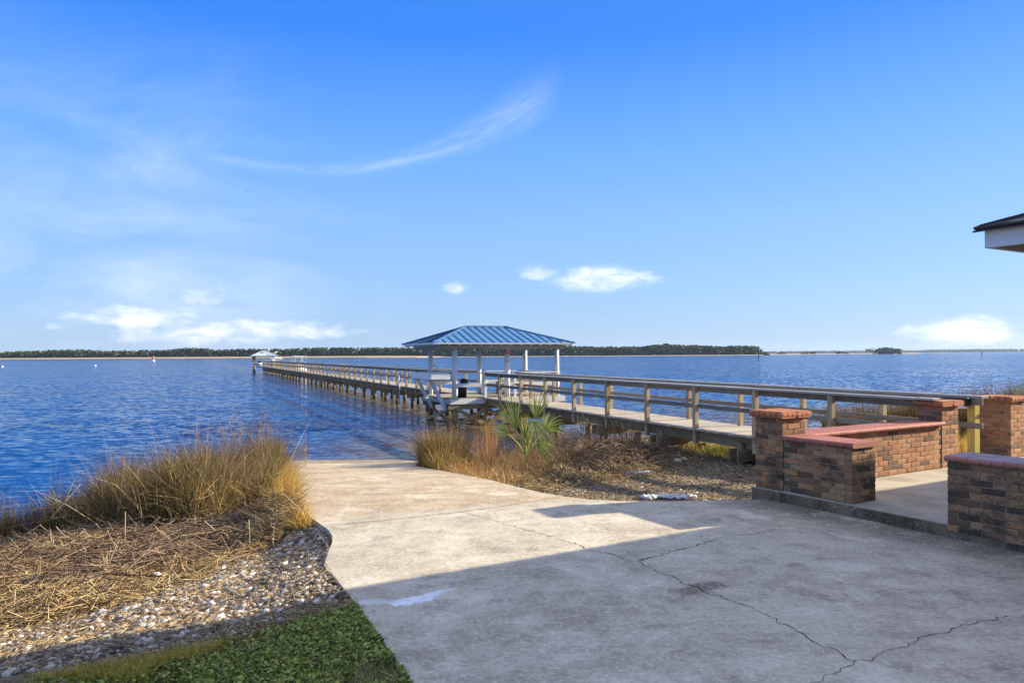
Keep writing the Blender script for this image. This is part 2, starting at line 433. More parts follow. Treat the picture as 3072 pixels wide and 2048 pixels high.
def concrete():
    m, t = mat('concrete')
    p = pos(t)
    x, y, z = t.sep(p)
    fine = t.noise(p, 130.0, 3.0, 0.7)
    grit = t.noise(p, 26.0, 5.0, 0.8)
    mid = t.noise(p, 5.0, 5.0, 0.65)
    big = t.noise(t.vm('MULTIPLY', p, (1.0, 1.8, 1.0)), 0.85, 5.0, 0.62, 0.4)
    c = t.mix(t.ss(big, 0.34, 0.64), (.45, .405, .315), (.33, .29, .22))
    c = t.mix(t.m('MULTIPLY', t.ss(mid, 0.40, 0.66), 0.55), c, (.52, .475, .375))
    # old ramp beyond the cold joint: tan, algae-stained
    j = t.m('SUBTRACT', y, t.m('ADD', 8.72, t.m('MULTIPLY', x, 0.36)))
    j = t.m('ADD', j, t.m('MULTIPLY', t.m('SUBTRACT', mid, 0.5), 0.5))
    tan = t.mix(t.ss(t.noise(p, 1.6, 5.0, 0.65), 0.35, 0.62), (.31, .215, .115), (.43, .345, .235))
    c = t.mix(t.m('MULTIPLY', t.ss(j, -0.05, 0.35), 0.85), c, tan)
    wet = t.ss(t.m('ADD', y, t.m('MULTIPLY', t.noise(p, 1.2, 4.0), 1.2)), 16.9, 18.0)
    c = t.mix(t.m('MULTIPLY', wet, 0.85), c, (.16, .12, .07))
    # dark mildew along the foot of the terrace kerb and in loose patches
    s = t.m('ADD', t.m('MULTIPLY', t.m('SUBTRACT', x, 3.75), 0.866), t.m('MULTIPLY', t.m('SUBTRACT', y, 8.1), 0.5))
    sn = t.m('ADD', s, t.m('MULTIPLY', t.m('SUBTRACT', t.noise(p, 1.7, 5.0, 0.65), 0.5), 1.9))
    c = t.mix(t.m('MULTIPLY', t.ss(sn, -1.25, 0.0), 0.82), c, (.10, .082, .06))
    c = t.mix(t.m('MULTIPLY', t.ss(t.noise(p, 2.3, 7.0, 0.72), 0.50, 0.68), 0.7), c, (.19, .165, .13))
    c = t.mix(t.m('MULTIPLY', t.ss(t.noise(t.vm('ADD', p, (7.0, 3.0, 0.0)), 1.5, 7.0, 0.72, 0.5), 0.51, 0.66), 0.55), c, (.64, .58, .48))
    c = t.mix(t.m('MULTIPLY', t.ss(t.noise(t.vm('ADD', p, (1.0, 9.0, 0.0)), 14.0, 6.0, 0.75), 0.52, 0.68), 0.4), c, (.26, .22, .175))
    # brown rust stain and pale bluish patches
    def spot(cx, cy, rx, ry, ang, amp):
        ux = t.m('SUBTRACT', x, cx); uy = t.m('SUBTRACT', y, cy)
        ca, sa = math.cos(ang), math.sin(ang)
        a = t.m('DIVIDE', t.m('ADD', t.m('MULTIPLY', ux, ca), t.m('MULTIPLY', uy, sa)), rx)
        b = t.m('DIVIDE', t.m('SUBTRACT', t.m('MULTIPLY', uy, ca), t.m('MULTIPLY', ux, sa)), ry)
        r = t.m('ADD', t.m('MULTIPLY', a, a), t.m('MULTIPLY', b, b))
        r = t.m('ADD', r, t.m('MULTIPLY', t.m('SUBTRACT', t.noise(p, 9.0, 6.0, 0.75, 0.8), 0.5), 3.6))
        return t.m('MULTIPLY', t.m('SUBTRACT', 1.0, t.ss(r, 0.1, 1.1)), amp)
    q = at_z(2090, 1765, 0)
    c = t.mix(spot(q.x, q.y, .30, .13, 0.5, 0.75), c, (.12, .085, .06))
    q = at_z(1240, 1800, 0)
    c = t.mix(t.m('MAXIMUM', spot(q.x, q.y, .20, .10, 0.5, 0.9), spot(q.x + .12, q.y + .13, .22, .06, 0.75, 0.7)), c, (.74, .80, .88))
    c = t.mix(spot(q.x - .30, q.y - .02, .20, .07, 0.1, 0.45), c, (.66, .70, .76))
    c = t.mix(t.m('MULTIPLY', t.ss(grit, 0.52, 0.64), 0.55), c, (.70, .63, .52))
    c = t.mix(t.m('MULTIPLY', t.m('SUBTRACT', 1.0, t.ss(grit, 0.36, 0.47)), 0.42), c, (.19, .165, .13))
    c = t.mix(t.m('MULTIPLY', t.ss(fine, 0.55, 0.7), 0.5), c, (.15, .125, .10))
    h = t.m('ADD', t.m('MULTIPLY', fine, 0.4), grit)
    finish(t, c, 0.9, bump(t, h, 0.55, 0.006), 0.25)
    return m
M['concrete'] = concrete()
def kerb():
    m, t = mat('mossy_concrete')
    p = pos(t)
    z = t.sep(p)[2]
    grit = t.noise(p, 45.0, 4.0, 0.75)
    big = t.noise(t.vm('MULTIPLY', p, (1, 1, 0.35)), 4.0, 5.0, 0.65)
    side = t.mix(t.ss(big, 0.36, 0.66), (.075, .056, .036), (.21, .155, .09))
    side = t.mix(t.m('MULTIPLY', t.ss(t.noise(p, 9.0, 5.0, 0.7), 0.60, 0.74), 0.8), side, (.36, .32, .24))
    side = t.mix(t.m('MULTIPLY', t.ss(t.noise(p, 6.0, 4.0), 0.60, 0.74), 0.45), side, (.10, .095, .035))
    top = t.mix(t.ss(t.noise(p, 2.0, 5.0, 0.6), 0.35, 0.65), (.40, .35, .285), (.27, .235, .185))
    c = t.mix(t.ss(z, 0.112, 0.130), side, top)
    c = t.mix(t.m('MULTIPLY', t.ss(grit, 0.5, 0.68), 0.35), c, (.48, .43, .36))
    finish(t, c, 0.92, bump(t, grit, 0.5, 0.006), 0.2)
    return m
M['kerb'] = kerb()
M['crack'] = plain('crack_dirt', (.05, .04, .03), 0.95, 0.4, 40.0, 0.1)
M['joint'] = plain('joint_dirt', (.30, .245, .17), 0.95, 0.4, 40.0, 0.1)

def ground():
    m, t = mat('shore_soil')
    p = pos(t)
    x, y, z = t.sep(p)
    n = t.noise(p, 14.0, 6.0, 0.7)
    n2 = t.noise(p, 60.0, 3.0, 0.7)
    b = t.noise(p, 1.1, 4.0)
    c = t.mix(t.ss(n, 0.35, 0.65), (.075, .055, .035), (.19, .14, .09))
    c = t.mix(t.m('MULTIPLY', t.ss(n2, 0.45, 0.7), 0.5), c, (.30, .24, .17))
    c = t.mix(t.m('MULTIPLY', t.ss(b, 0.5, 0.62), 0.5), c, (.15, .12, .08))
    wet = t.m('SUBTRACT', 1.0, t.ss(z, -0.78, -0.55))
    c = t.mix(t.m('MULTIPLY', wet, 0.7), c, (.07, .05, .03))
    # dry yellow lawn behind the terrace
    ly = t.m('MULTIPLY', t.ss(x, 6.0, 7.0), t.ss(z, -0.40, -0.15))
    c = t.mix(t.m('MULTIPLY', ly, 0.9), c, t.mix(t.ss(n, 0.35, 0.65), (.42, .30, .07), (.30, .24, .06)))
    finish(t, c, 0.95, bump(t, t.m('ADD', n, t.m('MULTIPLY', n2, 0.5)), 0.7, 0.02), 0.15)
    return m
M['ground'] = ground()

def water():
    m, t = mat('river_water')
    p = pos(t)
    x, y, z = t.sep(p)
    # wind from the left-front: crests run across the view
    r = t.n('ShaderNodeVectorRotate', dict(rotation_type='Z_AXIS'), Vector=p, Angle=R(-12)).outputs[0]
    pv = t.vm('MULTIPLY', r, (0.75, 1.25, 1.0))
    def slope(scale, amt, detail, seed):
        c = t.n('ShaderNodeTexNoise', None, Vector=t.vm('ADD', pv, (seed, seed * 2.3, 0.0)), Scale=scale, Detail=detail, Roughness=0.6, Distortion=0.25).outputs['Color']
        return t.vm('SCALE', t.vm('SUBTRACT', c, (0.5, 0.5, 0.5)), scale=amt)
    gust = t.noise(t.vm('MULTIPLY', p, (0.018, 0.05, 0.0)), 1.0, 4.0, 0.6)
    g = t.m('ADD', 0.55, t.m('MULTIPLY', t.ss(gust, 0.35, 0.65), 0.75))
    # ripples die out in the lee of the shore
    lee = t.m('ADD', 0.42, t.m('MULTIPLY', t.ss(y, 14.0, 34.0), 0.58))
    sl = t.vm('ADD', slope(3.4, 1.7, 4.0, 3.0), slope(0.8, 0.55, 2.0, 9.0))
    sl = t.vm('ADD', sl, slope(11.0, 0.55, 2.0, 17.0))
    sl = t.vm('SCALE', sl, scale=t.m('MULTIPLY', g, lee))
    sx, sy, _ = t.sep(sl)
    nrm = t.vm('NORMALIZE', t.comb(t.m('MULTIPLY', sx, 0.7), t.m('SUBTRACT', t.m('MULTIPLY', sy, 1.7), 0.14), 1.0))
    near = t.m('SUBTRACT', 1.0, t.ss(t.m('SUBTRACT', y, t.m('MULTIPLY', t.m('ABSOLUTE', t.m('SUBTRACT', x, -1.0)), 0.15)), 17.0, 40.0))
    near = t.m('MULTIPLY', near, t.ss(t.m('ADD', x, t.m('MULTIPLY', t.noise(p, 0.25, 3.0), 3.0)), -6.0, -1.0))
    # brown shallows along the pier, with the piles' reflection painted into the tint
    pa = t.m('ADD', t.m('MULTIPLY', t.m('ADD', x, 2.09), 0.917), t.m('MULTIPLY', t.m('SUBTRACT', y, 26.7), 0.399))
    pd = t.m('ADD', t.m('MULTIPLY', t.m('ADD', x, 2.09), -0.399), t.m('MULTIPLY', t.m('SUBTRACT', y, 26.7), 0.917))
    band_ = t.m('SUBTRACT', 1.0, t.ss(t.m('ADD', t.m('ABSOLUTE', t.m('SUBTRACT', pa, 1.0)), t.m('MULTIPLY', t.noise(p, 0.4, 3.0), 2.0)), 1.8, 4.6))
    near = t.m('MAXIMUM', near, t.m('MULTIPLY', band_, t.m('SUBTRACT', 1.0, t.m('MULTIPLY', t.ss(pd, 5.0, 75.0), 0.6))))
    c = t.mix(t.m('MULTIPLY', near, 0.9), (.004, .055, .19), (.12, .085, .035))
    b = finish(t, c, 0.08, nrm, 0.27)
    b.inputs['IOR'].default_value = 1.333
    return m
M['water'] = water()

def leafy(name, stops, rough=0.7, trans=0.25):
    m, t = mat(name)
    c = t.ramp(island(t), stops)
    d = t.n('ShaderNodeBsdfPrincipled', None, Base_Color=c, Roughness=rough)
    d.inputs['Specular IOR Level'].default_value = 0.25
    tr = t.n('ShaderNodeBsdfTranslucent', None, Color=c)
    mx = t.n('ShaderNodeMixShader', None, i0=trans, i1=d.outputs[0], i2=tr.outputs[0])
    t.n('ShaderNodeOutputMaterial', None, Surface=mx.outputs[0])
    return m
M['marsh'] = leafy('marsh_grass', [(0.0, (.03, .03, .012)), (0.3, (.075, .06, .022)), (0.55, (.15, .095, .035)), (0.8, (.25, .155, .06)), (1.0, (.38, .27, .13))])
M['marshgreen'] = leafy('green_marsh_grass', [(0.0, (.03, .04, .012)), (0.4, (.075, .085, .02)), (0.8, (.14, .13, .035)), (1.0, (.22, .18, .06))])
M['gold'] = leafy('golden_grass', [(0.0, (.17, .09, .02)), (0.35, (.42, .25, .05)), (0.7, (.60, .40, .09)), (1.0, (.68, .52, .20))])
M['rust'] = leafy('rusty_grass', [(0.0, (.09, .045, .015)), (0.35, (.32, .15, .04)), (0.7, (.54, .28, .08)), (1.0, (.62, .44, .18))])
M['plume'] = leafy('grey_brown_seed_heads', [(0.0, (.12, .08, .055)), (0.5, (.24, .16, .11)), (1.0, (.36, .27, .19))])
M['straw'] = leafy('straw', [(0.0, (.06, .035, .018)), (0.25, (.20, .12, .055)), (0.5, (.40, .27, .12)), (0.78, (.58, .43, .21)), (1.0, (.70, .58, .35))], 0.75, 0.1)
M['weed'] = leafy('green_weed', [(0.0, (.07, .13, .02)), (0.5, (.15, .25, .035)), (1.0, (.28, .36, .07))])
M['lawn'] = leafy('clover_leaves', [(0.0, (.06, .085, .015)), (0.4, (.17, .22, .03)), (0.8, (.30, .35, .06)), (1.0, (.46, .44, .11))], 0.55, 0.2)
M['lawngold'] = leafy('yellow_lawn_blades', [(0.0, (.30, .25, .03)), (0.5, (.56, .44, .06)), (1.0, (.66, .52, .14))])
M['palm'] = leafy('palm_leaf', [(0.0, (.11, .17, .025)), (0.35, (.30, .37, .06)), (0.7, (.52, .54, .12)), (1.0, (.72, .68, .30))], 0.4, 0.3)
M['wood_stick'] = wood('driftwood', [(.07, .045, .035), (.17, .115, .085), (.29, .21, .16)], 'x')
M['twig'] = leafy('dead_twigs', [(0.0, (.07, .045, .03)), (0.5, (.20, .135, .09)), (1.0, (.40, .29, .19))], 0.85, 0.0)

def stones(name, stops):
    m, t = mat(name)
    c = t.ramp(island(t), stops)
    n = t.noise(pos(t), 70.0, 4.0, 0.7)
    c = t.mix(t.m('MULTIPLY', t.ss(n, 0.45, 0.7), 0.5), c, (.12, .10, .08))
    finish(t, c, 0.9, bump(t, n, 0.5, 0.006), 0.2)
    return m
M['gravel'] = stones('gravel', [(0.0, (.045, .038, .03)), (0.22, (.16, .13, .10)), (0.45, (.31, .265, .21)), (0.68, (.46, .42, .36)), (0.78, (.36, .21, .11)), (0.86, (.30, .26, .21)), (0.93, (.60, .57, .53)), (1.0, (.72, .70, .67))])
M['litter'] = stones('shell_litter', [(0.0, (.025, .02, .014)), (0.35, (.08, .06, .038)), (0.6, (.21, .155, .09)), (0.85, (.38, .30, .19)), (1.0, (.58, .51, .40))])
def forest(name, a, b, c_):
    m, t = mat(name)
    n = t.noise(pos(t), 0.22, 4.0, 0.7)
    c = t.mix(t.ss(n, 0.35, 0.65), t.ramp(island(t), [(0, a), (0.55, b), (1, c_)]), tuple(v * 0.5 for v in a))
    finish(t, c, 0.95, None, 0.1)
    return m
M['forest'] = forest('pine_forest', (.045, .068, .04), (.07, .092, .05), (.115, .105, .068))
M['farforest'] = forest('far_forest', (.02, .034, .03), (.028, .042, .034), (.04, .048, .04))
M['reed'] = plain('tan_marsh_reed', (.36, .265, .155), 0.95, 0.3, 0.05)
M['sand'] = plain('pale_sand', (.30, .25, .19), 0.95, 0.2, 0.05)
# ------------------------------------------------------------------ terrain
WATER_Z = -0.78
SHORE = np.array([(-90, -60), (-22, -3), (-11, 6), (-7.3, 10.4), (-5.9, 14.0), (-5.0, 17.3), (-3.4, 18.6), (-1.7, 17.9), (-.7, 19.6), (1.4, 22.3), (4.8, 23.0),
                  (9, 22.5), (13, 23.5), (18, 26), (25, 29), (40, 33), (90, 44), (300, 60)], dtype=float)
def shore_dist(x, y):
    """signed distance to the shoreline, positive on land"""
    P = np.stack([np.asarray(x, float).ravel(), np.asarray(y, float).ravel()], 1)
    best = np.full(len(P), 1e9); sign = np.ones(len(P))
    for a, b in zip(SHORE[:-1], SHORE[1:]):
        d = b - a; L2 = d @ d
        k = np.clip(((P - a) @ d) / L2, 0, 1)
        q = P - (a + k[:, None] * d)
        ds = np.hypot(q[:, 0], q[:, 1])
        cr = d[0] * (P[:, 1] - a[1]) - d[1] * (P[:, 0] - a[0])
        up = ds < best - 1e-9
        best = np.where(up, ds, best); sign = np.where(up, np.where(cr < 0, 1.0, -1.0), sign)
    return (best * sign).reshape(np.shape(x))
def drive_z(y):
    y = np.asarray(y, float)
    k = np.clip(y - 8.9, 0, None)
    return -0.087 * (k - 0.35 * (1 - np.exp(-k / 0.35)))
def to_drive(px, py):
    z = 0.0
    for _ in range(30):
        p = at_z(px, py, z)
        z = float(drive_z(p.y))
    return p
LEFT_PX = [(1241, 2048), (1150, 1925), (1058, 1796), (1008, 1735), (980, 1706), (973, 1694), (975, 1680), (986, 1652), (997, 1624), (997, 1606), (985, 1588), (960, 1570), (934, 1552), (915, 1530), (890, 1490), (868, 1450), (838, 1404)]
RIGHT_PX = [(1247, 1397), (1330, 1412), (1463, 1437), (1567, 1463), (1630, 1478), (1698, 1489), (1770, 1497), (1855, 1502), (2000, 1503), (2266, 1497)]
left = [to_drive(*p) for p in LEFT_PX]
right = [to_drive(*p) for p in RIGHT_PX]
DRIVE = [(2.5, -6.0), (-.2, 0.5)] + [(p.x, p.y) for p in left] + [(-6.2, 21.5), (-2.6, 21.5)] + [(p.x, p.y) for p in right] + [(3.6, 9.5), (14, 3.6), (14, -6)]
DR = np.array(DRIVE)
def in_poly(x, y, poly):
    x = np.asarray(x, float); y = np.asarray(y, float)
    ins = np.zeros(x.shape, bool)
    n = len(poly)
    for i in range(n):
        x0, y0 = poly[i]; x1, y1 = poly[(i + 1) % n]
        c = ((y0 > y) != (y1 > y)) & (x < (x1 - x0) * (y - y0) / ((y1 - y0) if y1 != y0 else 1e-9) + x0)
        ins ^= c
    return ins
def poly_dist(x, y, poly):
    P = np.stack([np.asarray(x, float).ravel(), np.asarray(y, float).ravel()], 1)
    best = np.full(len(P), 1e9)
    n = len(poly)
    for i in range(n):
        a = np.array(poly[i], float); b = np.array(poly[(i + 1) % n], float)
        d = b - a
        k = np.clip(((P - a) @ d) / (d @ d + 1e-12), 0, 1)
        q = P - (a + k[:, None] * d)
        best = np.minimum(best, np.hypot(q[:, 0], q[:, 1]))
    return best.reshape(np.shape(x))
def vnoise(x, y, s, seed=0):
    """cheap smooth value noise"""
    x = np.asarray(x, float) * s + seed * 13.7; y = np.asarray(y, float) * s + seed * 7.1
    def h(i, j):
        v = np.sin(i * 127.1 + j * 311.7 + seed) * 43758.5453
        return v - np.floor(v)
    i = np.floor(x); j = np.floor(y); fx = x - i; fy = y - j
    fx = fx * fx * (3 - 2 * fx); fy = fy * fy * (3 - 2 * fy)
    return (h(i, j) * (1 - fx) + h(i + 1, j) * fx) * (1 - fy) + (h(i, j + 1) * (1 - fx) + h(i + 1, j + 1) * fx) * fy
def land_z(x, y):
    x = np.asarray(x, float); y = np.asarray(y, float)
    sd = shore_dist(x, y)
    w = np.clip((x + 2.6) / 2.0, 0, 1)
    zl = np.minimum(WATER_Z + 0.098 * sd, -0.07)
    zr = np.minimum(WATER_Z + 0.058 * sd, -0.035)
    z = zl * (1 - w) + zr * w
    z = np.where(sd < 0, np.maximum(WATER_Z + 0.16 * sd, -2.6), z)
    z = z + (vnoise(x, y, 1.3, 1) - .5) * 0.05 * np.clip(sd, 0, 1) + (vnoise(x, y, 0.45, 2) - .5) * 0.06 * np.clip(sd - 1, 0, 1)
    dz = drive_z(y)
    ins = in_poly(x, y, DRIVE)
    d = poly_dist(x, y, DRIVE)
    reach = np.where(x < -0.4, np.where(y < 6.3, 1.2, 0.7), 0.5)
    near = np.clip(1 - d / reach, 0, 1)
    near = near * near * (3 - 2 * near)
    gap = np.where(x < -0.4, np.where(y < 6.0, 0.02, 0.02 + 0.05 * np.clip((y - 6.0) / 1.2, 0, 1)), 0.02)
    fade = np.clip((13.5 - y) / 2.0, 0, 1)
    edge_z = np.where(fade > 0, (dz - gap) * fade + np.minimum(z, dz - gap) * (1 - fade), np.minimum(z, dz - gap))
    z = np.where(ins, np.minimum(z, dz - 0.16), z * (1 - near) + edge_z * near)
    z = np.where(ins & (d < 0.35), np.maximum(z, dz - gap - 0.05), z)
    return z

def graded(lo, hi, c0, c1, fine, n_out):
    mid = np.arange(c0, c1 + 1e-6, fine)
    a = c0 - np.geomspace(fine, c0 - lo, n_out)[::-1]
    b = c1 + np.geomspace(fine, hi - c1, n_out)
    return np.concatenate([a, mid, b])
gx = graded(-90, 300, -9, 16, 0.22, 16)
gy = graded(-60, 60, 1, 30, 0.22, 14)
GX, GY = np.meshgrid(gx, gy)
GZ = land_z(GX, GY)
nx, ny = len(gx), len(gy)
V = np.stack([GX.ravel(), GY.ravel(), GZ.ravel()], 1)
ii, jj = np.meshgrid(np.arange(nx - 1), np.arange(ny - 1))
b = (jj * nx + ii).ravel()
F = np.stack([b, b + 1, b + nx + 1, b + nx], 1)
me = np_mesh('ground', V, [F], True)
o = link('ground', me, None, None, M['ground']); tag(o, kind='structure')

# ------------------------------------------------------------------ water
mb = MB()
xs = [-5500, -1500, -300, -60, -10, 30, 120, 600, 2000, 5500]
ys = [-60, -10, 12, 30, 80, 300, 1000, 2500, 5600]
for yv in ys:
    for xv in xs:
        mb.v.append((xv, yv, WATER_Z))
for j in range(len(ys) - 1):
    for i in range(len(xs) - 1):
        k = j * len(xs) + i
        mb.f.append((k, k + 1, k + len(xs) + 1, k + len(xs)))
o = link('river_water', mb.mesh('river_water'), None, None, M['water']); tag(o, kind='structure')

# ------------------------------------------------------------------ driveway and boat ramp
bm = bmesh.new()
vs = [bm.verts.new((x, y, 0)) for x, y in DRIVE]
f = bm.faces.new(vs)
bmesh.ops.triangulate(bm, faces=[f])
for yv in list(np.arange(8.9, 11.0, 0.25)) + list(np.arange(11.0, 21.5, 0.8)):
    bmesh.ops.bisect_plane(bm, geom=list(bm.verts) + list(bm.edges) + list(bm.faces), plane_co=(0, yv, 0), plane_no=(0, 1, 0))
bmesh.ops.recalc_face_normals(bm, faces=bm.faces)
for v in bm.verts:
    v.co.z = float(drive_z(v.co.y))
if sum(f.normal.z for f in bm.faces) < 0:
    bmesh.ops.reverse_faces(bm, faces=bm.faces)
be = [e for e in bm.edges if e.is_boundary]
ex = bmesh.ops.extrude_edge_only(bm, edges=be)
nv = [g for g in ex['geom'] if isinstance(g, bmesh.types.BMVert)]
for v in nv:
    v.co.z -= 0.22
bmesh.ops.recalc_face_normals(bm, faces=bm.faces)
me = bpy.data.meshes.new('driveway'); bm.to_mesh(me); bm.free()
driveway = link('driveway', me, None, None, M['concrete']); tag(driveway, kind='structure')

def strip(name, px_pts, w, material, jag=0.6, lift=0.003, seed=0):
    rnd = random.Random(seed)
    pts = [to_drive(*p) for p in px_pts]
    fine = [pts[0]]
    for a, b_ in zip(pts[:-1], pts[1:]):
        L = (b_ - a).length
        n = max(1, int(L / 0.035))
        d = (b_ - a).normalized(); s = Vector((-d.y, d.x, 0))
        for k in range(1, n + 1):
            p = a.lerp(b_, k / n)
            if k < n: p = p + s * rnd.uniform(-1, 1) * 0.016 * jag
            fine.append(p)
    m_ = MB()
    for i, p in enumerate(fine):
        d = (fine[min(i + 1, len(fine) - 1)] - fine[max(i - 1, 0)]).normalized()
        s = Vector((-d.y, d.x, 0))
        ww = w * (rnd.uniform(0.5, 1.25) if rnd.random() < .85 else rnd.uniform(1.5, 2.4)) * (0.3 if i in (0, len(fine) - 1) else 1)
        z = float(drive_z(p.y)) + lift
        m_.v += [tuple((p + s * ww / 2).xy) + (z,), tuple((p - s * ww / 2).xy) + (z,)]
        if i:
            k = 2 * i
            m_.f.append((k - 2, k - 1, k + 1, k))
    return m_.build(name, material, driveway)
def c5(L): return [(1300 + x * .4252, 1350 + y * .4252) for x, y in L]
cr1 = c5([(205, 437), (270, 455), (430, 495), (530, 530), (640, 555), (760, 585), (870, 615), (925, 645), (1000, 655), (1060, 690), (1120, 710), (1210, 720), (1260, 735),
          (1340, 765), (1440, 785), (1520, 820), (1570, 855), (1700, 895), (1800, 950), (1900, 990), (2050, 1045), (2200, 1095), (2350, 1160)])
cr1 += [(2330, 1862), (2390, 1893), (2440, 1925), (2490, 1942), (2530, 1965), (2562, 1984)]
strip('crack', cr1, 0.0052, M['crack'], 1.7, 0.003, 1)
strip('crack', [(3072, 1846), (3010, 1853), (2950, 1862), (2880, 1880), (2800, 1902), (2740, 1930), (2680, 1948), (2620, 1974), (2562, 1984), (2520, 2005), (2470, 2030), (2430, 2048)], 0.0045, M['crack'], 1.7, 0.0045, 2)
strip('crack', c5([(1440, 778), (1560, 750), (1700, 712), (1860, 672), (1970, 635), (2080, 605), (2240, 595), (2352, 568), (2480, 545)]), 0.0055, M['crack'], 1.5, 0.0038, 3)
strip('expansion_joint', c5([(-640, 520), (-300, 490), (0, 456), (200, 435), (450, 400), (650, 370), (900, 330)]), 0.014, M['joint'], 0.5, 0.0034, 4)
strip('crack', [(958, 1608), (985, 1640), (978, 1690), (1010, 1740)], 0.006, M['joint'], 0.5, 0.003, 5)

# ------------------------------------------------------------------ terrace frame: s goes in from the kerb, t along the kerb away from the house
TP0 = Vector((3.75, 8.1, 0))
TS = Vector((math.cos(R(30)), math.sin(R(30)), 0))
TT = Vector((-math.sin(R(30)), math.cos(R(30)), 0))
def T(s, tt, z=0.0):
    p = TP0 + TS * s + TT * tt
    return Vector((p.x, p.y, z))
SLAB_Z = 0.13
poly = [T(*q) for q in ((-.05, -8), (-.05, .93), (.40, .95), (3.7, .95), (3.7, 1.37), (5.35, 1.37), (5.35, .95), (14, .95), (14, -8))]
mb = MB().prism([(p.x, p.y) for p in poly], -0.2, SLAB_Z)
me = mb.mesh('terrace_slab', bevel=0.012)
o = link('terrace_slab', me, None, None, M['kerb']); tag(o, kind='structure')
# concrete footing under the corner pier
mb = MB()
c = T(.18, 1.14, 0.0)
mb.box((c.x, c.y, -0.03), (.48, .48, .31), TS, TT)
o = mb.build('pier_footing', M['kerb'], None, False, 0.02); tag(o, kind='structure')

# ------------------------------------------------------------------ brickwork
BL, BD, BH, MJ = 0.203, 0.092, 0.0577, 0.010
CH = BH + MJ
def brick_mesh(name, L, D, H, seed):
    b_ = MB().box((0, 0, H / 2), (L, D, H))
    me_ = b_.mesh(name, bevel=0.004)
    rnd = random.Random(seed)
    for v in me_.vertices:
        v.co.x += rnd.uniform(-.0012, .0012); v.co.y += rnd.uniform(-.0012, .0012); v.co.z += rnd.uniform(-.001, .001)
    return me_
BM = {k: [brick_mesh('brick', BL, BD, BH, i) for i in range(3)] for k in ('brick', 'brickdark')}
for k in BM:
    for me_ in BM[k]: me_.materials.append(M[k])
def put_brick(parent, s, tt, z, ang, L, kind):
    me_ = random.choice(BM[kind])
    p = T(s, tt, z)
    m4 = Matrix.Translation(p) @ Matrix.Rotation(R(30) + ang + random.uniform(-.006, .006), 4, 'Z') @ Matrix.Diagonal((L / BL, 1, 1, 1))
    return link('brick', me_, parent, m4)
def face_row(parent, p0, p1, z, kind, course, inset, lo_cut, hi_cut):
    """one course of stretchers on the face from p0 to p1 (s,t) seen from its right-hand side; inset moves into the wall"""
    d = Vector((p1[0] - p0[0], p1[1] - p0[1])); L = d.length; d.normalize()
    nrm = Vector((-d.y, d.x))          # into the wall (face seen from the other side)
    a = lo_cut; end = L - hi_cut
    ang = math.atan2(d.y, d.x)
    first = True
    while a < end - 0.03:
        bl = BL
        if a + bl > end - 0.05: bl = end - a
        c_ = d * (a + bl / 2) + nrm * (BD / 2 + inset + random.uniform(-.0025, .0025))
        put_brick(parent, p0[0] + c_.x, p0[1] + c_.y, z, ang, bl, kind)
        a += bl + MJ
def masonry(name, s0, s1, t0, t1, z0, courses, kind, faces, label, cat, core_top=0.0, group=None):
    """rectangular brick body; faces among 'f' (s0 side), 'b' (s1), 'n' (t0 end), 'a' (t1)"""
    base = T((s0 + s1) / 2, (t0 + t1) / 2, z0)
    th = thing(name, base, label, cat, group)
    mc = MB()
    e = 0.006
    c_ = T((s0 + s1) / 2, (t0 + t1) / 2, 0)
    h = courses * CH
    mc.box((c_.x, c_.y, z0 + h / 2), (s1 - s0 - 2 * e, t1 - t0 - 2 * e, h), TS, TT)
    mc.build('mortar_core', M['mortar' if kind == 'brick' else 'mortardark'], th)
    for k in range(courses):
        z = z0 + k * CH + MJ * 0.6
        long_n = k % 2 == 0
        cut = BD + MJ
        if 'f' in faces: face_row(th, (s0, t1), (s0, t0), z, kind, k, 0, cut if long_n else 0, cut if long_n else 0)
        if 'b' in faces: face_row(th, (s1, t0), (s1, t1), z, kind, k, 0, cut if long_n else 0, cut if long_n else 0)
        if 'n' in faces: face_row(th, (s0, t0), (s1, t0), z, kind, k, 0, 0 if long_n else cut, 0 if long_n else cut)
        if 'a' in faces: face_row(th, (s1, t1), (s0, t1), z, kind, k, 0, 0 if long_n else cut, 0 if long_n else cut)
    return th, z0 + h
def bullnose_mesh(name, L, W, H, double=False, material=None):
    """coping brick, long axis x, nose rounded at -x (and +x)"""
    n = 5
    prof = [(-L / 2 + H * .5 - H * .5 * math.sin(math.pi * i / n) * 0.9, H / 2 - H / 2 * math.cos(math.pi * i / n)) for i in range(n + 1)]
    if double:
        prof = prof + [(-x, z) for x, z in reversed(prof)]
    else:
        prof = prof + [(L / 2, H), (L / 2, 0)]
    k = len(prof)
    b_ = MB()
    b_.v = [(x, -W / 2, z) for x, z in prof] + [(x, W / 2, z) for x, z in prof]
    b_.f = [tuple(range(k)), tuple(range(k, 2 * k))[::-1]] + [(i, (i + 1) % k, k + (i + 1) % k, k + i) for i in range(k)]
    me_ = b_.mesh(name)
    me_.materials.append(material)
    return me_
COPW, COPH = 0.099, 0.058
COPB = bullnose_mesh('coping_brick', 0.245, COPW, COPH, False, M['cap'])
COPS = bullnose_mesh('coping_brick', 0.245, COPW * 1.06, COPH, False, M['capshade'])
CAPB = bullnose_mesh('cap_brick', 0.26, 0.072, 0.080, False, M['piercap'])
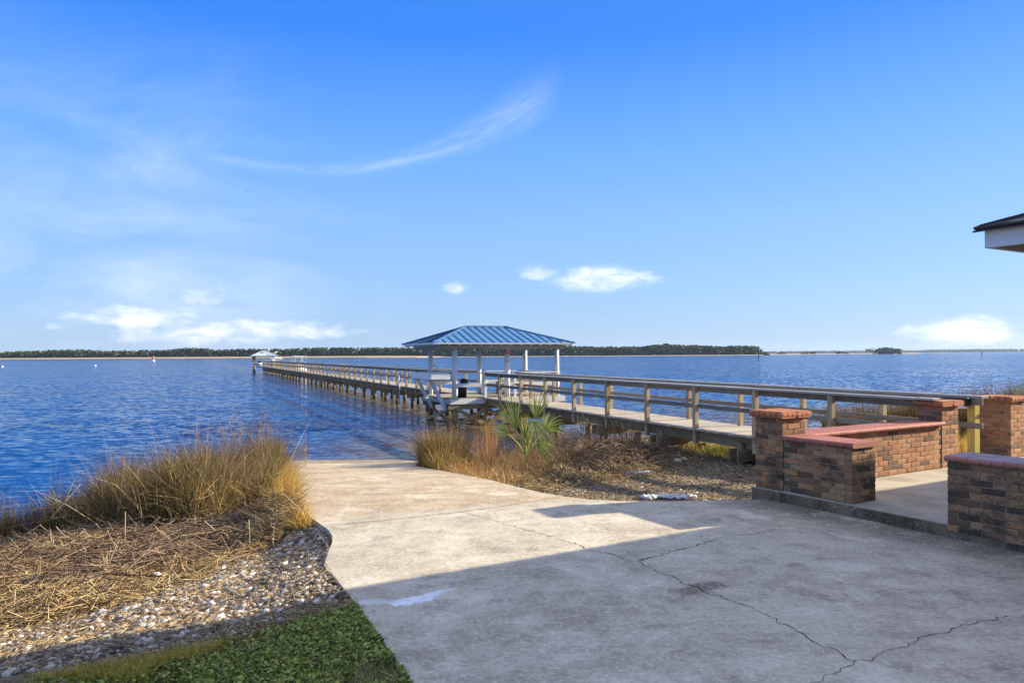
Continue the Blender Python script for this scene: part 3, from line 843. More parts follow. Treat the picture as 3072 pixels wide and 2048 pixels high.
def coping(th, s0, s1, t0, t1, z, along, me_=None, ends=()):
    """two rows of bullnose bricks laid across the wall top"""
    me_ = me_ or COPB
    ov = 0.03
    ww = (COPW if me_ is COPB else COPW * 1.06) + 0.003
    if along == 't':
        n = max(1, round((t1 - t0) / ww)); st = (t1 - t0) / n
        for i in range(n):
            tt = t0 + st * (i + .5)
            for (sv, rot) in ((s0 - ov + .1225, 0), (s1 + ov - .1225, math.pi)):
                p = T(sv, tt, z + random.uniform(-.0015, .0015))
                link('coping_brick', me_, th, Matrix.Translation(p) @ Matrix.Rotation(R(30) + rot + random.uniform(-.003, .003), 4, 'Z'))
    else:
        n = max(1, round((s1 - s0) / ww)); st = (s1 - s0) / n
        for i in range(n):
            sv = s0 + st * (i + .5)
            for (tv, rot) in ((t0 - ov + .1225, math.pi / 2), (t1 + ov - .1225, -math.pi / 2)):
                p = T(sv, tv, z + random.uniform(-.0015, .0015))
                link('coping_brick', me_, th, Matrix.Translation(p) @ Matrix.Rotation(R(30) + rot + random.uniform(-.008, .008), 4, 'Z'))
def bed(th, s0, s1, t0, t1, z0, z1, e=0.012):
    c_ = T((s0 + s1) / 2, (t0 + t1) / 2, (z0 + z1) / 2)
    MB().box(c_, (s1 - s0 - 2 * e, t1 - t0 - 2 * e, z1 - z0), TS, TT).build('coping_bed', M['mortar'], th)
def pier_cap(th, s0, s1, t0, t1, z, missing=()):
    ov = 0.05
    bed(th, s0, s1, t0, t1, z, z + 0.06, -0.012)
    n = 6
    st = (s1 - s0 + 2 * ov) / n
    k = 0
    for i in range(n):
        sv = s0 - ov + st * (i + .5)
        for (tv, rot) in ((t0 - ov + .125, math.pi / 2), (t1 + ov - .125, -math.pi / 2)):
            p = T(sv, tv, z + .004 + random.uniform(-.002, .002))
            if (k not in missing):
                link('cap_brick', CAPB, th, Matrix.Translation(p) @ Matrix.Rotation(R(30) + rot + random.uniform(-.012, .012), 4, 'Z'))
            k += 1
    # short noses on the two other sides
    for i in range(6):
        tv = t0 - ov + (t1 - t0 + 2 * ov) / 6 * (i + .5)
        for (sv, rot) in ((s0 - ov - .02 + .125, 0), (s1 + ov + .02 - .125, math.pi)):
            if ('s', i) in missing and rot == 0: continue
            p = T(sv, tv, z + .0065 + random.uniform(-.002, .002))
            link('cap_brick', CAPS, th, Matrix.Translation(p) @ Matrix.Rotation(R(30) + rot + random.uniform(-.012, .012), 4, 'Z'))
CAPS = bullnose_mesh('cap_brick', 0.26, 0.072, 0.076, False, M['piercap'])

# low wall beside the corner pier, end open to the steps
w1, zt = masonry('brick_wall', 0.0, .42, 0.0, .93, SLAB_Z, 9, 'brickdark', 'fbn', 'short sooty brick garden wall between the corner pier and the terrace opening', 'wall')
bed(w1, 0, .42, 0, .93, zt, zt + .05)
coping(w1, 0, .42, -.03, .93, zt + .004, 't')
# corner pier
p1, zt1 = masonry('brick_pier', -.01, .41, .93, 1.35, 0.125, 13, 'brickdark', 'fbna', 'square brick pier with rounded cap on a grey concrete footing beside the gravel', 'pier')
pier_cap(p1, -.01, .41, .93, 1.35, zt1)
# sunlit back wall
w2, zt = masonry('brick_wall', .41, 3.37, .94, 1.28, SLAB_Z, 9, 'brick', 'na', 'long sunlit brick wall between two capped piers, with red coping', 'wall')
bed(w2, .42, 3.37, .94, 1.28, zt, zt + .05)
coping(w2, .41, 3.37, .90, 1.30, zt + .004, 's')
p2, zt2 = masonry('brick_pier', 3.372, 3.79, .93, 1.28, SLAB_Z, 13, 'brick', 'fbna', 'brick pier where the boardwalk handrail ends, at the end of the long wall', 'pier')
pier_cap(p2, 3.372, 3.79, .93, 1.28, zt2)
p3, zt3 = masonry('brick_pier', 5.26, 5.68, .93, 1.40, SLAB_Z, 13, 'brick', 'fbna', 'brick pier with a chipped cap, beyond the boardwalk opening', 'pier')
pier_cap(p3, 5.26, 5.68, .93, 1.40, zt3, missing=(('s', 3),))
w3, zt = masonry('brick_wall', 5.682, 8.8, .95, 1.37, SLAB_Z, 9, 'brick', 'n', 'brick wall running on behind the pier with the chipped cap', 'wall')
bed(w3, 5.682, 8.8, .95, 1.37, zt, zt + .05)
coping(w3, 5.682, 8.8, .95, 1.37, zt + .004, 's')
# shaded wall nearest the house
w4, zt = masonry('brick_wall', -.062, .36, -5.2, -1.07, 0.06, 10, 'brickdark', 'fa', 'mossy dark brick wall in the house shade, with rounded red coping', 'wall')
bed(w4, -.062, .36, -5.2, -1.07, zt, zt + .05)
coping(w4, -.062, .36, -5.2, -1.05, zt + .004, 't', COPS)
# outlet box on that wall
q = T(-.075, -1.86, .60)
ob = MB().box(q, (.03, .07, .115), TS, TT)
ob = ob.build('outlet_box', M['white'], None, False, 0.006)
tag(ob, 'small pale outlet box fixed to the mossy dark brick wall', 'outlet box')

# ------------------------------------------------------------------ house: a low hip-roofed corner, mostly outside the frame
EC = at_y(2970, 745, 6.42)         # lower outer corner of the fascia
Hs = TS; Hq = -TT                   # along the far eave, and back along the near one
def Hh(p, q, z): 
    v = EC + Hs * p + Hq * q
    return Vector((v.x, v.y, z))
zf0, zf1 = EC.z, EC.z + 0.158
house = thing('house', Hh(4, 4, 0.0), 'low house whose white eave corner with dark shingles overhangs the terrace', 'house')
# eave outline: boxed return at the corner, then the wall-side eave
out = [(0, 0), (0, .42), (.85, .42), (.85, 11), (12, 11), (12, 0)]
mb = MB()
pts = [Hh(p, q, 0) for p, q in out]
mb.prism([(v.x, v.y) for v in pts], zf0 + .012, zf1)
mb.build('soffit', M['soffit'], house)
def fascia(p0, q0, p1, q1):
    a = Hh(p0, q0, (zf0 + zf1) / 2); b_ = Hh(p1, q1, (zf0 + zf1) / 2)
    MB().beam(a, b_, .03, zf1 - zf0 - .004).build('fascia_board', M['fascia'], house, False, 0.004)
fascia(-.015, -.03, -.015, .435); fascia(-.03, -.015, 12.03, -.015); fascia(.835, .42, .835, 11)
# roof: hip slopes at 4 in 12
ov = .09
zr = zf1 + 0.012
pitch = 0.30
def roofpt(p, q, extra=0): return Hh(p, q, zr + extra + pitch * max(0, min(p + ov, q + ov, 12 + ov - p, 11 + ov - q)))
mb = MB()
A_, B_, C_, D_ = (-ov, -ov), (12 + ov, -ov), (12 + ov, 11 + ov), (-ov, 11 + ov)
r1, r2 = (5.5, 5.5), (6.5, 5.5)
th_ = 0.022
def roofpoly(ps):
    lo = [roofpt(*p, extra=0) for p in ps]; hi = [roofpt(*p, extra=th_) for p in ps]
    k = len(ps)
    MB().add(lo + hi, [tuple(range(k))[::-1], tuple(range(k, 2 * k))] + [(i, (i + 1) % k, k + (i + 1) % k, k + i) for i in range(k)]).build('roof_slope', M['shingle'], house)
roofpoly([A_, B_, r2, r1]); roofpoly([B_, C_, r2]); roofpoly([C_, D_, r1, r2])
roofpoly([A_, r1, D_, (.85 - ov, 11 + ov), (.85 - ov, .42 + ov), (-ov, .42 + ov)] if False else [A_, (-ov, .42 + ov), (.85 - ov, .42 + ov), (.85 - ov, 11 + ov), r1])
# ragged shingle courses along the visible edges
for i in range(16):
    k = i * .145
    a = roofpt(-ov, -ov) + Vector((0, 0, .03))
for i in range(3):
    q0 = -ov + .0 + i * .17
    a = Hh(-ov - .012, q0, zr + .026 + pitch * 0.0); b_ = Hh(-ov - .012, q0 + .165, zr + .026)
    mb = MB(); mb.beam(a + Hs * .16, b_ + Hs * .16, .34, .014, up=(Vector((0, 0, 1)) - Hs * pitch)); mb.build('shingle', M['shingle'], house)
hip = MB()
for i in range(14):
    a = roofpt(-ov + .03 + i * .13, -ov + .03 + i * .13, .012 + .006 * (i % 2)); b_ = roofpt(-ov + .18 + i * .13, -ov + .18 + i * .13, .020 + .006 * (i % 2))
    MB().beam(a, b_, .11, .03).build('hip_shingle', M['shingle'], house)
mb = MB()
wl = [(1.25, .55), (1.25, 10.5), (11.5, 10.5), (11.5, .55)]
pts = [Hh(p, q, 0) for p, q in wl]
mb.prism([(v.x, v.y) for v in pts], -0.1, zf0 + .02)
mb.build('wall', M['siding'], house)
# ------------------------------------------------------------------ pier frame: a sideways (towards the right bank), d along the pier away from the house
PO = Vector((-2.09, 26.7, 0))
PH = R(23.5)
PA = Vector((math.cos(PH), math.sin(PH), 0))
PD = Vector((-math.sin(PH), math.cos(PH), 0))
def Q(a, d, z=0.0):
    p = PO + PA * a + PD * d
    return Vector((p.x, p.y, z))
ROT_A = PH                        # object x axis along PA
ROT_D = PH + math.pi / 2          # object x axis along PD
DECK = 0.235
A0, A1 = 1.166, 2.316             # the two handrail lines
PIER_D0, PIER_D1 = -18.05, 95.0
RAIL = 0.93                       # rail height above the deck
def deck_at(d):                   # slight rise from the house to the pavilion
    return DECK - 0.035 * min(1, max(0, -d / 18))

pier = thing('boardwalk_pier', Q((A0 + A1) / 2, PIER_D0, WATER_Z), 'long weathered timber boardwalk pier with handrails running far out over the river', 'pier')

def board_mesh(name, size, material, bev=0.004):
    me_ = MB().box((0, 0, 0), size).mesh(name, bevel=bev)
    me_.materials.append(material)
    return me_
def place(name, me_, parent, loc, rot, scale=(1, 1, 1), tilt=(0, 0)):
    m4 = Matrix.Translation(loc) @ Matrix.Rotation(rot, 4, 'Z')
    if tilt[0]: m4 = m4 @ Matrix.Rotation(tilt[0], 4, 'X')
    if tilt[1]: m4 = m4 @ Matrix.Rotation(tilt[1], 4, 'Y')
    return link(name, me_, parent, m4 @ Matrix.Diagonal((*scale, 1)))

# planks (x axis across the pier)
PLW = 0.140
plank_me = [board_mesh('plank', (1.42, PLW, .036), M['deck']) for _ in range(2)]
d = PIER_D0 + .05
am = (A0 + A1) / 2
n_pl = 0
far = MB()
while d < PIER_D1:
    if -0.12 < d < 3.2:
        d += PLW + .008; continue
    z = deck_at(d) - .018 + random.uniform(-.003, .003)
    if n_pl < 240:
        place('plank', plank_me[n_pl % 2], pier, Q(am + random.uniform(-.012, .012), d, z), ROT_A + random.uniform(-.004, .004), (1 + random.uniform(-.008, .008), 1, 1))
        n_pl += 1
    else:
        far.box(Q(am + random.uniform(-.012, .012), d, z), (1.42, PLW, .036), PA, PD)
    d += PLW + .008
fo = far.build('deck_planks', M['deck'], pier); tag(fo, kind='stuff')

# handrail posts, caps, boards
post_me = board_mesh('rail_post', (.095, .095, 1.22), M['post'], .004)
posts_d = [-16.12 + 1.825 * k for k in range(9)]
posts_d += [3.45 + 1.83 * k for k in range(50)]
white_posts = {}
for i, d in enumerate(posts_d):
    for a, sgn in ((A0 - .03, -1), (A1 + .03, 1)):
        z = deck_at(d) + RAIL - .04 - .61
        place('rail_post', post_me, pier, Q(a, d, z), ROT_A + random.uniform(-.02, .02), (1, 1, 1), (random.uniform(-.006, .006), random.uniform(-.006, .006)))
ep = board_mesh('rail_post', (.12, .12, 1.4), M['newpost'], .004)
place('rail_post', ep, pier, Q(A1 + .03, -17.75, deck_at(-18) + RAIL - .04 - .70), ROT_A)

def rail_run(a, sgn, d0, d1):
    seg = 3.66
    d = d0
    while d < d1 - .3:
        e = min(d1, d + seg)
        L = e - d - .006
        mid = (d + e) / 2
        z = deck_at(mid)
        tl = math.atan2(deck_at(e) - deck_at(d), L)
        cap = board_mesh('rail_cap', (L, .15, .038), M['railcap'])
        place('rail_cap', cap, pier, Q(a - sgn * .01, mid, z + RAIL - .019), ROT_D + random.uniform(-.002, .002), (1, 1, 1), (random.uniform(-.02, .02), -tl))
        ub = board_mesh('upper_rail', (L, .036, .105), M['rail'])
        place('upper_rail', ub, pier, Q(a - sgn * .068, mid, z + RAIL - .04 - .054), ROT_D, (1, 1, 1), (0, -tl))
        mr = board_mesh('middle_rail', (L, .036, .088), M['rail'])
        place('middle_rail', mr, pier, Q(a - sgn * .068, mid, z + .47), ROT_D, (1, 1, 1), (0, -tl))
        d = e
rail_run(A0 - .03, -1, -17.72, -.1)
place('rail_cap', board_mesh('rail_cap', (.30, .15, .034), M['railcap']), pier, Q(A0 - .02, -17.875, deck_at(-18) + RAIL - .012), ROT_D)
rail_run(A1 + .03, 1, -17.95, -.3)
rail_run(A0 - .03, -1, 3.15, PIER_D1 - .2)
rail_run(A1 + .03, 1, 3.15, PIER_D1 - .2)

# stringers under the deck
d = PIER_D0 + .1
while d < PIER_D1 - 1:
    e = min(d + 5.5, PIER_D1)
    if d < 0 < e: e = -.1
    if -.2 <= d < 3.1: d = 3.15; continue
    for a in (A0 + .03, am, A1 - .03):
        z0_, z1_ = deck_at(d) - .155, deck_at(e) - .155
        b_ = MB().beam((0, 0, 0), ((e - d - .01), 0, z1_ - z0_), .04, .235)
        me_ = b_.mesh('stringer'); me_.materials.append(M['beam'])
        place('stringer', me_, pier, Q(a, d, z0_), ROT_D)
    d = e
# piles and pile caps
pile_d = [-17.2, -13.9, -11.2, -8.5, -5.8, -3.1] + [4.4 + 2.75 * k for k in range(33)]
cap_me = board_mesh('pile_cap', (1.62, .042, .235), M['beam'])
for i, d in enumerate(pile_d):
    for s in (-1, 1):
        place('pile_cap', cap_me, pier, Q(am, d + s * .125, deck_at(d) - .155 - .236), ROT_A)
    for a in (A0 + .02, A1 - .02):
        g = float(land_z(np.array([Q(a, d).x]), np.array([Q(a, d).y]))[0])
        top = deck_at(d) - .16
        r = .105 * random.uniform(.92, 1.08)
        p = Q(a + random.uniform(-.03, .03), d, 0)
        q = p + PA * random.uniform(-.03, .03)
        MB().tube([(q.x, q.y, max(g, -1.6) - .25), (q.x * .5 + p.x * .5, q.y * .5 + p.y * .5, -.4), (p.x, p.y, top)], [r * 1.06, r, r * .95], 12).build('pile', M['pile'], pier, True)

# ------------------------------------------------------------------ near pavilion
pav = thing('dock_pavilion', Q(2.1, 1.5, WATER_Z), 'open dock pavilion with blue standing seam hip roof on white round posts', 'pavilion')
AX, DX = [0.0, 2.08, 4.16], [0.0, 2.95]
PZT = 2.075
# posts run from the water to the roof; painted white above the deck
for j, d in enumerate(DX):
    for i, a in enumerate(AX):
        rr = .108 if j == 0 and i < 2 else .092
        p = Q(a, d, 0)
        MB().tube([(p.x, p.y, DECK - .10), (p.x, p.y, 1.2), (p.x, p.y, PZT)], [rr, rr * .98, rr * .94], 16).build('post', M['whitepost'], pav, True)
        g = float(land_z(np.array([p.x]), np.array([p.y]))[0])
        MB().tube([(p.x, p.y, g - .3), (p.x, p.y, -.4), (p.x, p.y, DECK - .10)], [rr * 1.1, rr * 1.02, rr], 14).build('pile', M['pile'], pav, True)
p = Q(1.2, -.05, 0)
MB().tube([(p.x, p.y, -1.6), (p.x, p.y, -.03)], [.1, .095], 14).build('pile', M['pile'], pav, True)
# deck planks of the pavilion (across a), rim boards and joists
pl_me = board_mesh('plank', (4.62, PLW, .036), M['deck'])
d = -.06
while d < 3.12:
    place('plank', pl_me, pav, Q(2.09 + random.uniform(-.012, .012), d, DECK - .018 + random.uniform(-.003, .003)), ROT_A + random.uniform(-.003, .003))
    d += PLW + .008
def bboard(name, p0, p1, w, h, material, parent=None, bev=.004):
    """board between two points, object x axis along it so the grain follows"""
    p0 = Vector(p0); p1 = Vector(p1)
    dv = p1 - p0
    me_ = board_mesh(name, (dv.length, w, h), material, bev)
    yaw = math.atan2(dv.y, dv.x); pit = math.atan2(dv.z, math.hypot(dv.x, dv.y))
    return place(name, me_, parent or pav, (p0 + p1) / 2, yaw, (1, 1, 1), (0, -pit))
zr_ = DECK - .036 - .09
bboard('rim_board', Q(-.22, -.14, zr_), Q(1.12, -.14, zr_), .04, .17, M['whiteboard'])
bboard('rim_board', Q(2.4, -.14, zr_), Q(4.42, -.14, zr_), .04, .2, M['whiteboard'])
bboard('rim_board', Q(-.24, -.16, zr_), Q(-.24, 3.15, zr_), .04, .17, M['greywash'])
bboard('rim_board', Q(4.42, -.16, zr_), Q(4.42, 3.15, zr_), .04, .2, M['whiteboard'])
bboard('rim_board', Q(-.22, 3.16, zr_), Q(4.42, 3.16, zr_), .04, .17, M['greywash'])
for d in (.12, -.11, 2.83, 3.07):
    bboard('support_beam', Q(-.3, d, DECK - .30), Q(4.5, d, DECK - .30), .045, .20, M['beam'])
for k in range(8):
    a = -.1 + k * .62
    bboard('joist', Q(a, -.1, DECK - .12), Q(a, 3.1, DECK - .12), .04, .15, M['beam'])
# cross braces under the deck
zb, zt_ = WATER_Z + .02, DECK - .38
for (a0, d0, a1, d1) in ((0, 0, 1.2, 0), (1.2, 0, 2.08, 0), (2.08, 0, 4.16, 0)):
    bboard('cross_brace', Q(a0, -.13, zt_), Q(a1, -.13, zb), .04, .13, M['beam'])
    bboard('cross_brace', Q(a0, -.175, zb), Q(a1, -.175, zt_), .04, .13, M['beam'])
bboard('cross_brace', Q(-.12, 0, zb + .05), Q(-.12, 2.95, zt_), .04, .13, M['beam'])
bboard('cross_brace', Q(-.165, 0, zt_), Q(-.165, 2.95, zb + .05), .04, .13, M['beam'])
bboard('cross_brace', Q(2.08, 2.8, zb), Q(4.16, 2.8, zt_), .04, .13, M['beam'])
# roof beams
RA0, RA1, RD0, RD1 = -.62, 4.36, -.13, 3.08
for d in (RD0, RD1):
    bboard('roof_beam', Q(RA0, d, PZT + .075), Q(RA1, d, PZT + .075), .05, .20, M['greywash'])
for a in (RA0 + .03, RA1 - .03):
    bboard('roof_beam', Q(a, RD0 + .03, PZT + .073), Q(a, RD1 - .03, PZT + .073), .05, .19, M['greywash'])
# hip roof
EA0, EA1, ED0, ED1 = -1.0, 4.66, -.62, 3.57
EZ, RZ = 2.235, 2.90
G0, G1, GD = .98, 2.68, 1.475
def sheet(name, ps, th_, material, parent):
    n_ = (Vector(ps[1]) - Vector(ps[0])).cross(Vector(ps[2]) - Vector(ps[0])).normalized()
    if n_.z < 0: n_ = -n_
    lo = [Vector(p) for p in ps]; hi = [p + n_ * th_ for p in lo]
    k = len(ps)
    return MB().add(lo + hi, [tuple(range(k))[::-1], tuple(range(k, 2 * k))] + [(i, (i + 1) % k, k + (i + 1) % k, k + i) for i in range(k)]).build(name, material, parent)
def hip_roof(parent, q, EA0, EA1, ED0, ED1, EZ, RZ, G0, G1, GD, rm, sm, spacing, trim):
    c = [q(EA0, ED0, EZ), q(EA1, ED0, EZ), q(EA1, ED1, EZ), q(EA0, ED1, EZ)]
    g0, g1 = q(G0, GD, RZ), q(G1, GD, RZ)
    for k, (e0, e1, r0, r1) in enumerate(((c[0], c[1], g0, g1), (c[1], c[2], g1, g1), (c[2], c[3], g1, g0), (c[3], c[0], g0, g0))):
        ps = [e0, e1, r1, r0] if r0 != r1 else [e0, e1, r0]
        sl = sheet('roof_slope', ps, .012, rm, parent)
        ed = (e1 - e0); L = ed.length; ed = ed.normalized()
        n_ = (e1 - e0).cross(r0 - e0).normalized()
        if n_.z < 0: n_ = -n_
        upv = n_.cross(ed)
        if upv.z < 0: upv = -upv
        u0 = (r0 - e0).dot(ed); u1 = (r1 - e0).dot(ed); H_ = (r0 - e0).dot(upv)
        x = spacing * .5
        while x < L - .08:
            h = H_
            if x < u0: h = H_ * x / u0
            elif x > u1: h = H_ * (L - x) / (L - u1)
            if h > .12:
                a = e0 + ed * x + n_ * .012; b_ = a + upv * (h - .03)
                dv = b_ - a
                m_ = MB(); m_.beam(a + n_ * .011, b_ + n_ * .011, .022, .024, up=n_)
                m_.build('roof_seam', sm, sl)
            x += spacing
    for e, r in zip(c, (g0, g1, g1, g0)):
        MB().beam(e + Vector((0, 0, .028)), r + Vector((0, 0, .035)), .15, .018).build('hip_cap', trim, parent)
    MB().beam(g0 + Vector((0, 0, .04)), g1 + Vector((0, 0, .04)), .17, .02).build('ridge_cap', trim, parent)
    for i in range(4):
        e0, e1 = c[i], c[(i + 1) % 4]
        MB().beam(e0 - Vector((0, 0, .012)), e1 - Vector((0, 0, .012)), .02, .045).build('drip_edge', M['silver'], parent)
hip_roof(pav, Q, EA0, EA1, ED0, ED1, EZ, RZ, G0, G1, GD, M['roof'], M['seam'], .31, M['roof'])
# white rafter tails
for k in range(14):
    a = EA0 + .22 + k * .40
    for (dd0, dd1) in ((ED0 + .05, RD0 - .02), (RD1 + .02, ED1 - .05)):
        bboard('rafter_tail', Q(a, dd0, EZ - .055 + (.0 if dd0 < 0 else .12)), Q(a, dd1, EZ - .055 + (.14 if dd0 < 0 else .0)), .045, .09, M['whiteboard'])
for k in range(10):
    d = ED0 + .25 + k * .41
    for (aa0, aa1, s0, s1) in ((EA0 + .05, RA0 - .02, 0, .12), (RA1 + .02, EA1 - .05, .1, 0)):
        bboard('rafter_tail', Q(aa0, d, EZ - .055 + s0), Q(aa1, d, EZ - .055 + s1), .045, .09, M['whiteboard'])
# white rails
rz, mz = DECK + RAIL - .03, DECK + .47
wp = board_mesh('white_rail_post', (.095, .095, 1.0), M['whitepost'])
for (a, d) in ((1.16, -.06), (2.36, -.05), (2.36, 2.98), (3.2, 3.02), (1.1, 3.0), (4.3, 1.5)):
    place('white_rail_post', wp, pav, Q(a, d, DECK + .40), ROT_A)
for (p0, p1) in (((0.1, -.04), (1.16, -.08)), ((2.36, -.05), (4.10, -.05)), ((4.26, 0), (4.26, 2.95)), ((2.36, 2.99), (4.16, 2.99)), ((0, 2.99), (1.1, 2.99))):
    dr = Vector((p1[0] - p0[0], p1[1] - p0[1])).length
    bboard('white_rail', Q(*p0, rz), Q(*p1, rz), .14, .04, M['whiteboard'])
    bboard('white_rail', Q(*p0, mz), Q(*p1, mz), .038, .14, M['whiteboard'])
# bench along the right-hand side
bench = thing('bench', Q(3.6, 1.5, DECK), 'built-in white bench with bare wooden seat boards under the blue roof', 'bench')
for k in range(4):
    bboard('seat_board', Q(2.75, 2.38 + k * .13, DECK + .46), Q(4.1, 2.38 + k * .13, DECK + .46), .12, .035, M['deck'], bench)
    bboard('seat_board', Q(3.72 + k * .12, .35, DECK + .462), Q(3.72 + k * .12, 2.26, DECK + .462), .11, .035, M['deck'], bench)
bboard('seat_apron', Q(2.75, 2.31, DECK + .37), Q(3.62, 2.31, DECK + .37), .035, .14, M['whiteboard'], bench)
bboard('seat_apron', Q(3.65, .3, DECK + .37), Q(3.65, 2.30, DECK + .37), .035, .14, M['whiteboard'], bench)
for (a, d) in ((2.8, 2.4), (2.8, 2.75), (3.7, .4), (4.1, .4), (3.7, 1.3), (3.7, 2.25)):
    bboard('leg', Q(a, d, DECK), Q(a, d, DECK + .44), .08, .08, M['post'], bench)
# orange life vest on the last post
vest = MB()
c = Q(4.02, -.02, 0)
for (x0, w_) in ((-.075, .11), (.075, .11)):
    vest.box(c + PA * x0 + Vector((0, 0, DECK + .66)), (w_, .06, .42), PA, PD)
vest.box(c + Vector((0, 0, DECK + .90)) + PD * .02, (.24, .05, .07), PA, PD)
vest = vest.build('life_vest', M['orange'], None, False, .02)
tag(vest, 'orange life vest hanging by the right-hand pavilion post', 'life vest')
# fish cleaning table cantilevered on slanting white legs
tbl = thing('cleaning_table', Q(-.62, .9, DECK), 'white fish cleaning table on slanting legs fixed outside the pavilion deck', 'table')
bboard('table_top', Q(-.62, -.15, 1.13), Q(-.62, 2.3, 1.13), .74, .035, M['whiteboard'], tbl)
for a in (-.98, -.26):
    bboard('side_board', Q(a, -.17, 1.05), Q(a, 2.32, 1.05), .035, .23, M['whiteboard'], tbl)
for d in (-.18, 2.33):
    bboard('end_board', Q(-.96, d, 1.05), Q(-.28, d, 1.05), .035, .225, M['whiteboard'], tbl)
for d in (.25, 1.95):
    bboard('leg', Q(-.26, d, DECK - .45), Q(-.86, d, .95), .05, .13, M['whiteboard'], tbl)
    bboard('leg_foot', Q(-.22, d + .06, DECK - .5), Q(-.30, d + .06, DECK - .28), .05, .15, M['beam'], tbl)
# hose looped on the table
pts = []
for k in range(26):
    an = k / 25 * 2.2 * math.pi
    pts.append(Q(-.5 + .16 * math.cos(an), 1.0 + .22 * math.sin(an), 1.165 + .004 * k + (.20 * math.sin(min(1, k / 25) * math.pi) if k > 12 else 0)))
hose = MB().tube(pts, .014, 8).build('hose', M['rope'], None, True)
tag(hose, 'pale hose coiled on top of the white cleaning table', 'hose')
# black bin with lid
bin_ = thing('trash_bin', Q(.55, .45, DECK), 'black round trash bin with lid on the pavilion deck by the white rail', 'bin')
b0 = Q(.42, .42, 0)
MB().tube([(b0.x, b0.y, DECK), (b0.x, b0.y, DECK + .3), (b0.x, b0.y, DECK + .46)], [.17, .19, .21], 20).build('barrel', M['black'], bin_, True)
MB().tube([(b0.x, b0.y, DECK + .44), (b0.x, b0.y, DECK + .48)], [.22, .22], 20).build('rim', M['black'], bin_, True)
l0 = Q(.50, .38, DECK + .64)
MB().tube([l0 - PA * .02 - Vector((0, 0, .16)), l0 + Vector((0, 0, .02)), l0 + Vector((.01, 0, .06))], [.16, .14, .05], 18).build('lid', M['black'], bin_, True)
# sign plates on the middle post
sg = thing('post_sign', Q(2.08, -.12, 1.55), 'red and white warning plates fixed high on the middle white post', 'sign')
def curved_plate(name, zc, h, material, r, arc=1.9, off=0.0):
    c_ = Q(2.08, 0, 0)
    n_ = 12
    m_ = MB()
    for k in range(n_ + 1):
        an = -math.pi / 2 - .05 + off - arc / 2 + arc * k / n_
        dv = Vector((math.cos(an), math.sin(an), 0))
        for rr in (r, r + .006):
            for zz in (zc - h / 2, zc + h / 2):
                m_.v.append(tuple(c_ + dv * rr + Vector((0, 0, zz))))
    for k in range(n_):
        b_ = 4 * k
        m_.f += [(b_, b_ + 4, b_ + 5, b_ + 1), (b_ + 2, b_ + 3, b_ + 7, b_ + 6), (b_ + 1, b_ + 5, b_ + 7, b_ + 3), (b_, b_ + 2, b_ + 6, b_ + 4)]
    m_.f += [(0, 1, 3, 2), (4 * n_, 4 * n_ + 2, 4 * n_ + 3, 4 * n_ + 1)]
    return m_.build(name, material, sg)
curved_plate('red_plate', 1.90, .17, M['red'], .105)
curved_plate('red_plate_mark', 1.925, .04, M['white'], .1125, .55, .15)
curved_plate('red_plate_mark', 1.855, .016, M['white'], .1125, 1.3)
curved_plate('white_plate', 1.735, .13, M['white'], .105)
for zz in (1.775, 1.745, 1.715): curved_plate('lettering_line', zz, .010, M['marker'], .1125, 1.2)
curved_plate('fish_board', 1.555, .13, M['white'], .105, 1.3)
curved_plate('dark_mark', 1.59, .03, M['marker'], .1125, .75, .2)
curved_plate('dark_mark', 1.535, .018, M['marker'], .1125, .9, -.1)
# switch box on the front-left post
q_ = Q(.16, -.02, 1.52)
sw = MB().box(q_, (.07, .05, .19), PA, PD).build('switch_box', M['white'], None, False, .008)
tag(sw, 'small white switch box on the front white pavilion post', 'switch box')
# bucket on the cross brace
bk = Q(.95, .3, WATER_Z - .05)
MB()
bucket = MB().tube([(bk.x, bk.y, WATER_Z - .1), (bk.x, bk.y, WATER_Z + .12), (bk.x, bk.y, WATER_Z + .44)], [.115, .13, .145], 16).build('plastic_bucket', M['cream'], None, True)
tag(bucket, 'pale plastic bucket hanging under the pavilion deck', 'bucket')
# pale pole standing in the water
pp = at_z(1198, 1222, WATER_Z)
pole = MB().tube([(pp.x, pp.y, -1.9), (pp.x + .01, pp.y, .2), (pp.x - .02, pp.y, .80)], [.035, .033, .033], 10).build('mooring_pole', M['pvc'], None, True)
tag(pole, 'thin pale pole standing in the water beside the boardwalk', 'pole')
# white net float on a pile
fb = Q(A1 + .02, 4.4 + 2.75 * 1, -.02)
flo = MB()
for k in range(9):
    pass
flo.tube([(fb.x, fb.y, -.30), (fb.x, fb.y, -.22), (fb.x, fb.y, -.12), (fb.x, fb.y, -.02), (fb.x, fb.y, .04)], [.06, .13, .16, .13, .05], 14)
flo = flo.build('pile_float', M['white'], None, True)
tag(flo, 'white round float tied to a pile just beyond the pavilion', 'float')
# solar lamp under the end of the right-hand rail
sl = thing('solar_lamp', Q(A1 - .14, -17.6, deck_at(-18) + .7), 'black solar lamp under the handrail end beside the square post', 'lamp')
c = Q(A1 - .14, -17.60, deck_at(-17) + RAIL - .095)
MB().box(c, (.1, .42, .13), PA, PD).build('housing', M['black'], sl, False, .02)
MB().box(c - PA * .02 - Vector((0, 0, .085)), (.08, .36, .04), PA, PD).build('lens', M['white'], sl, False, .01)

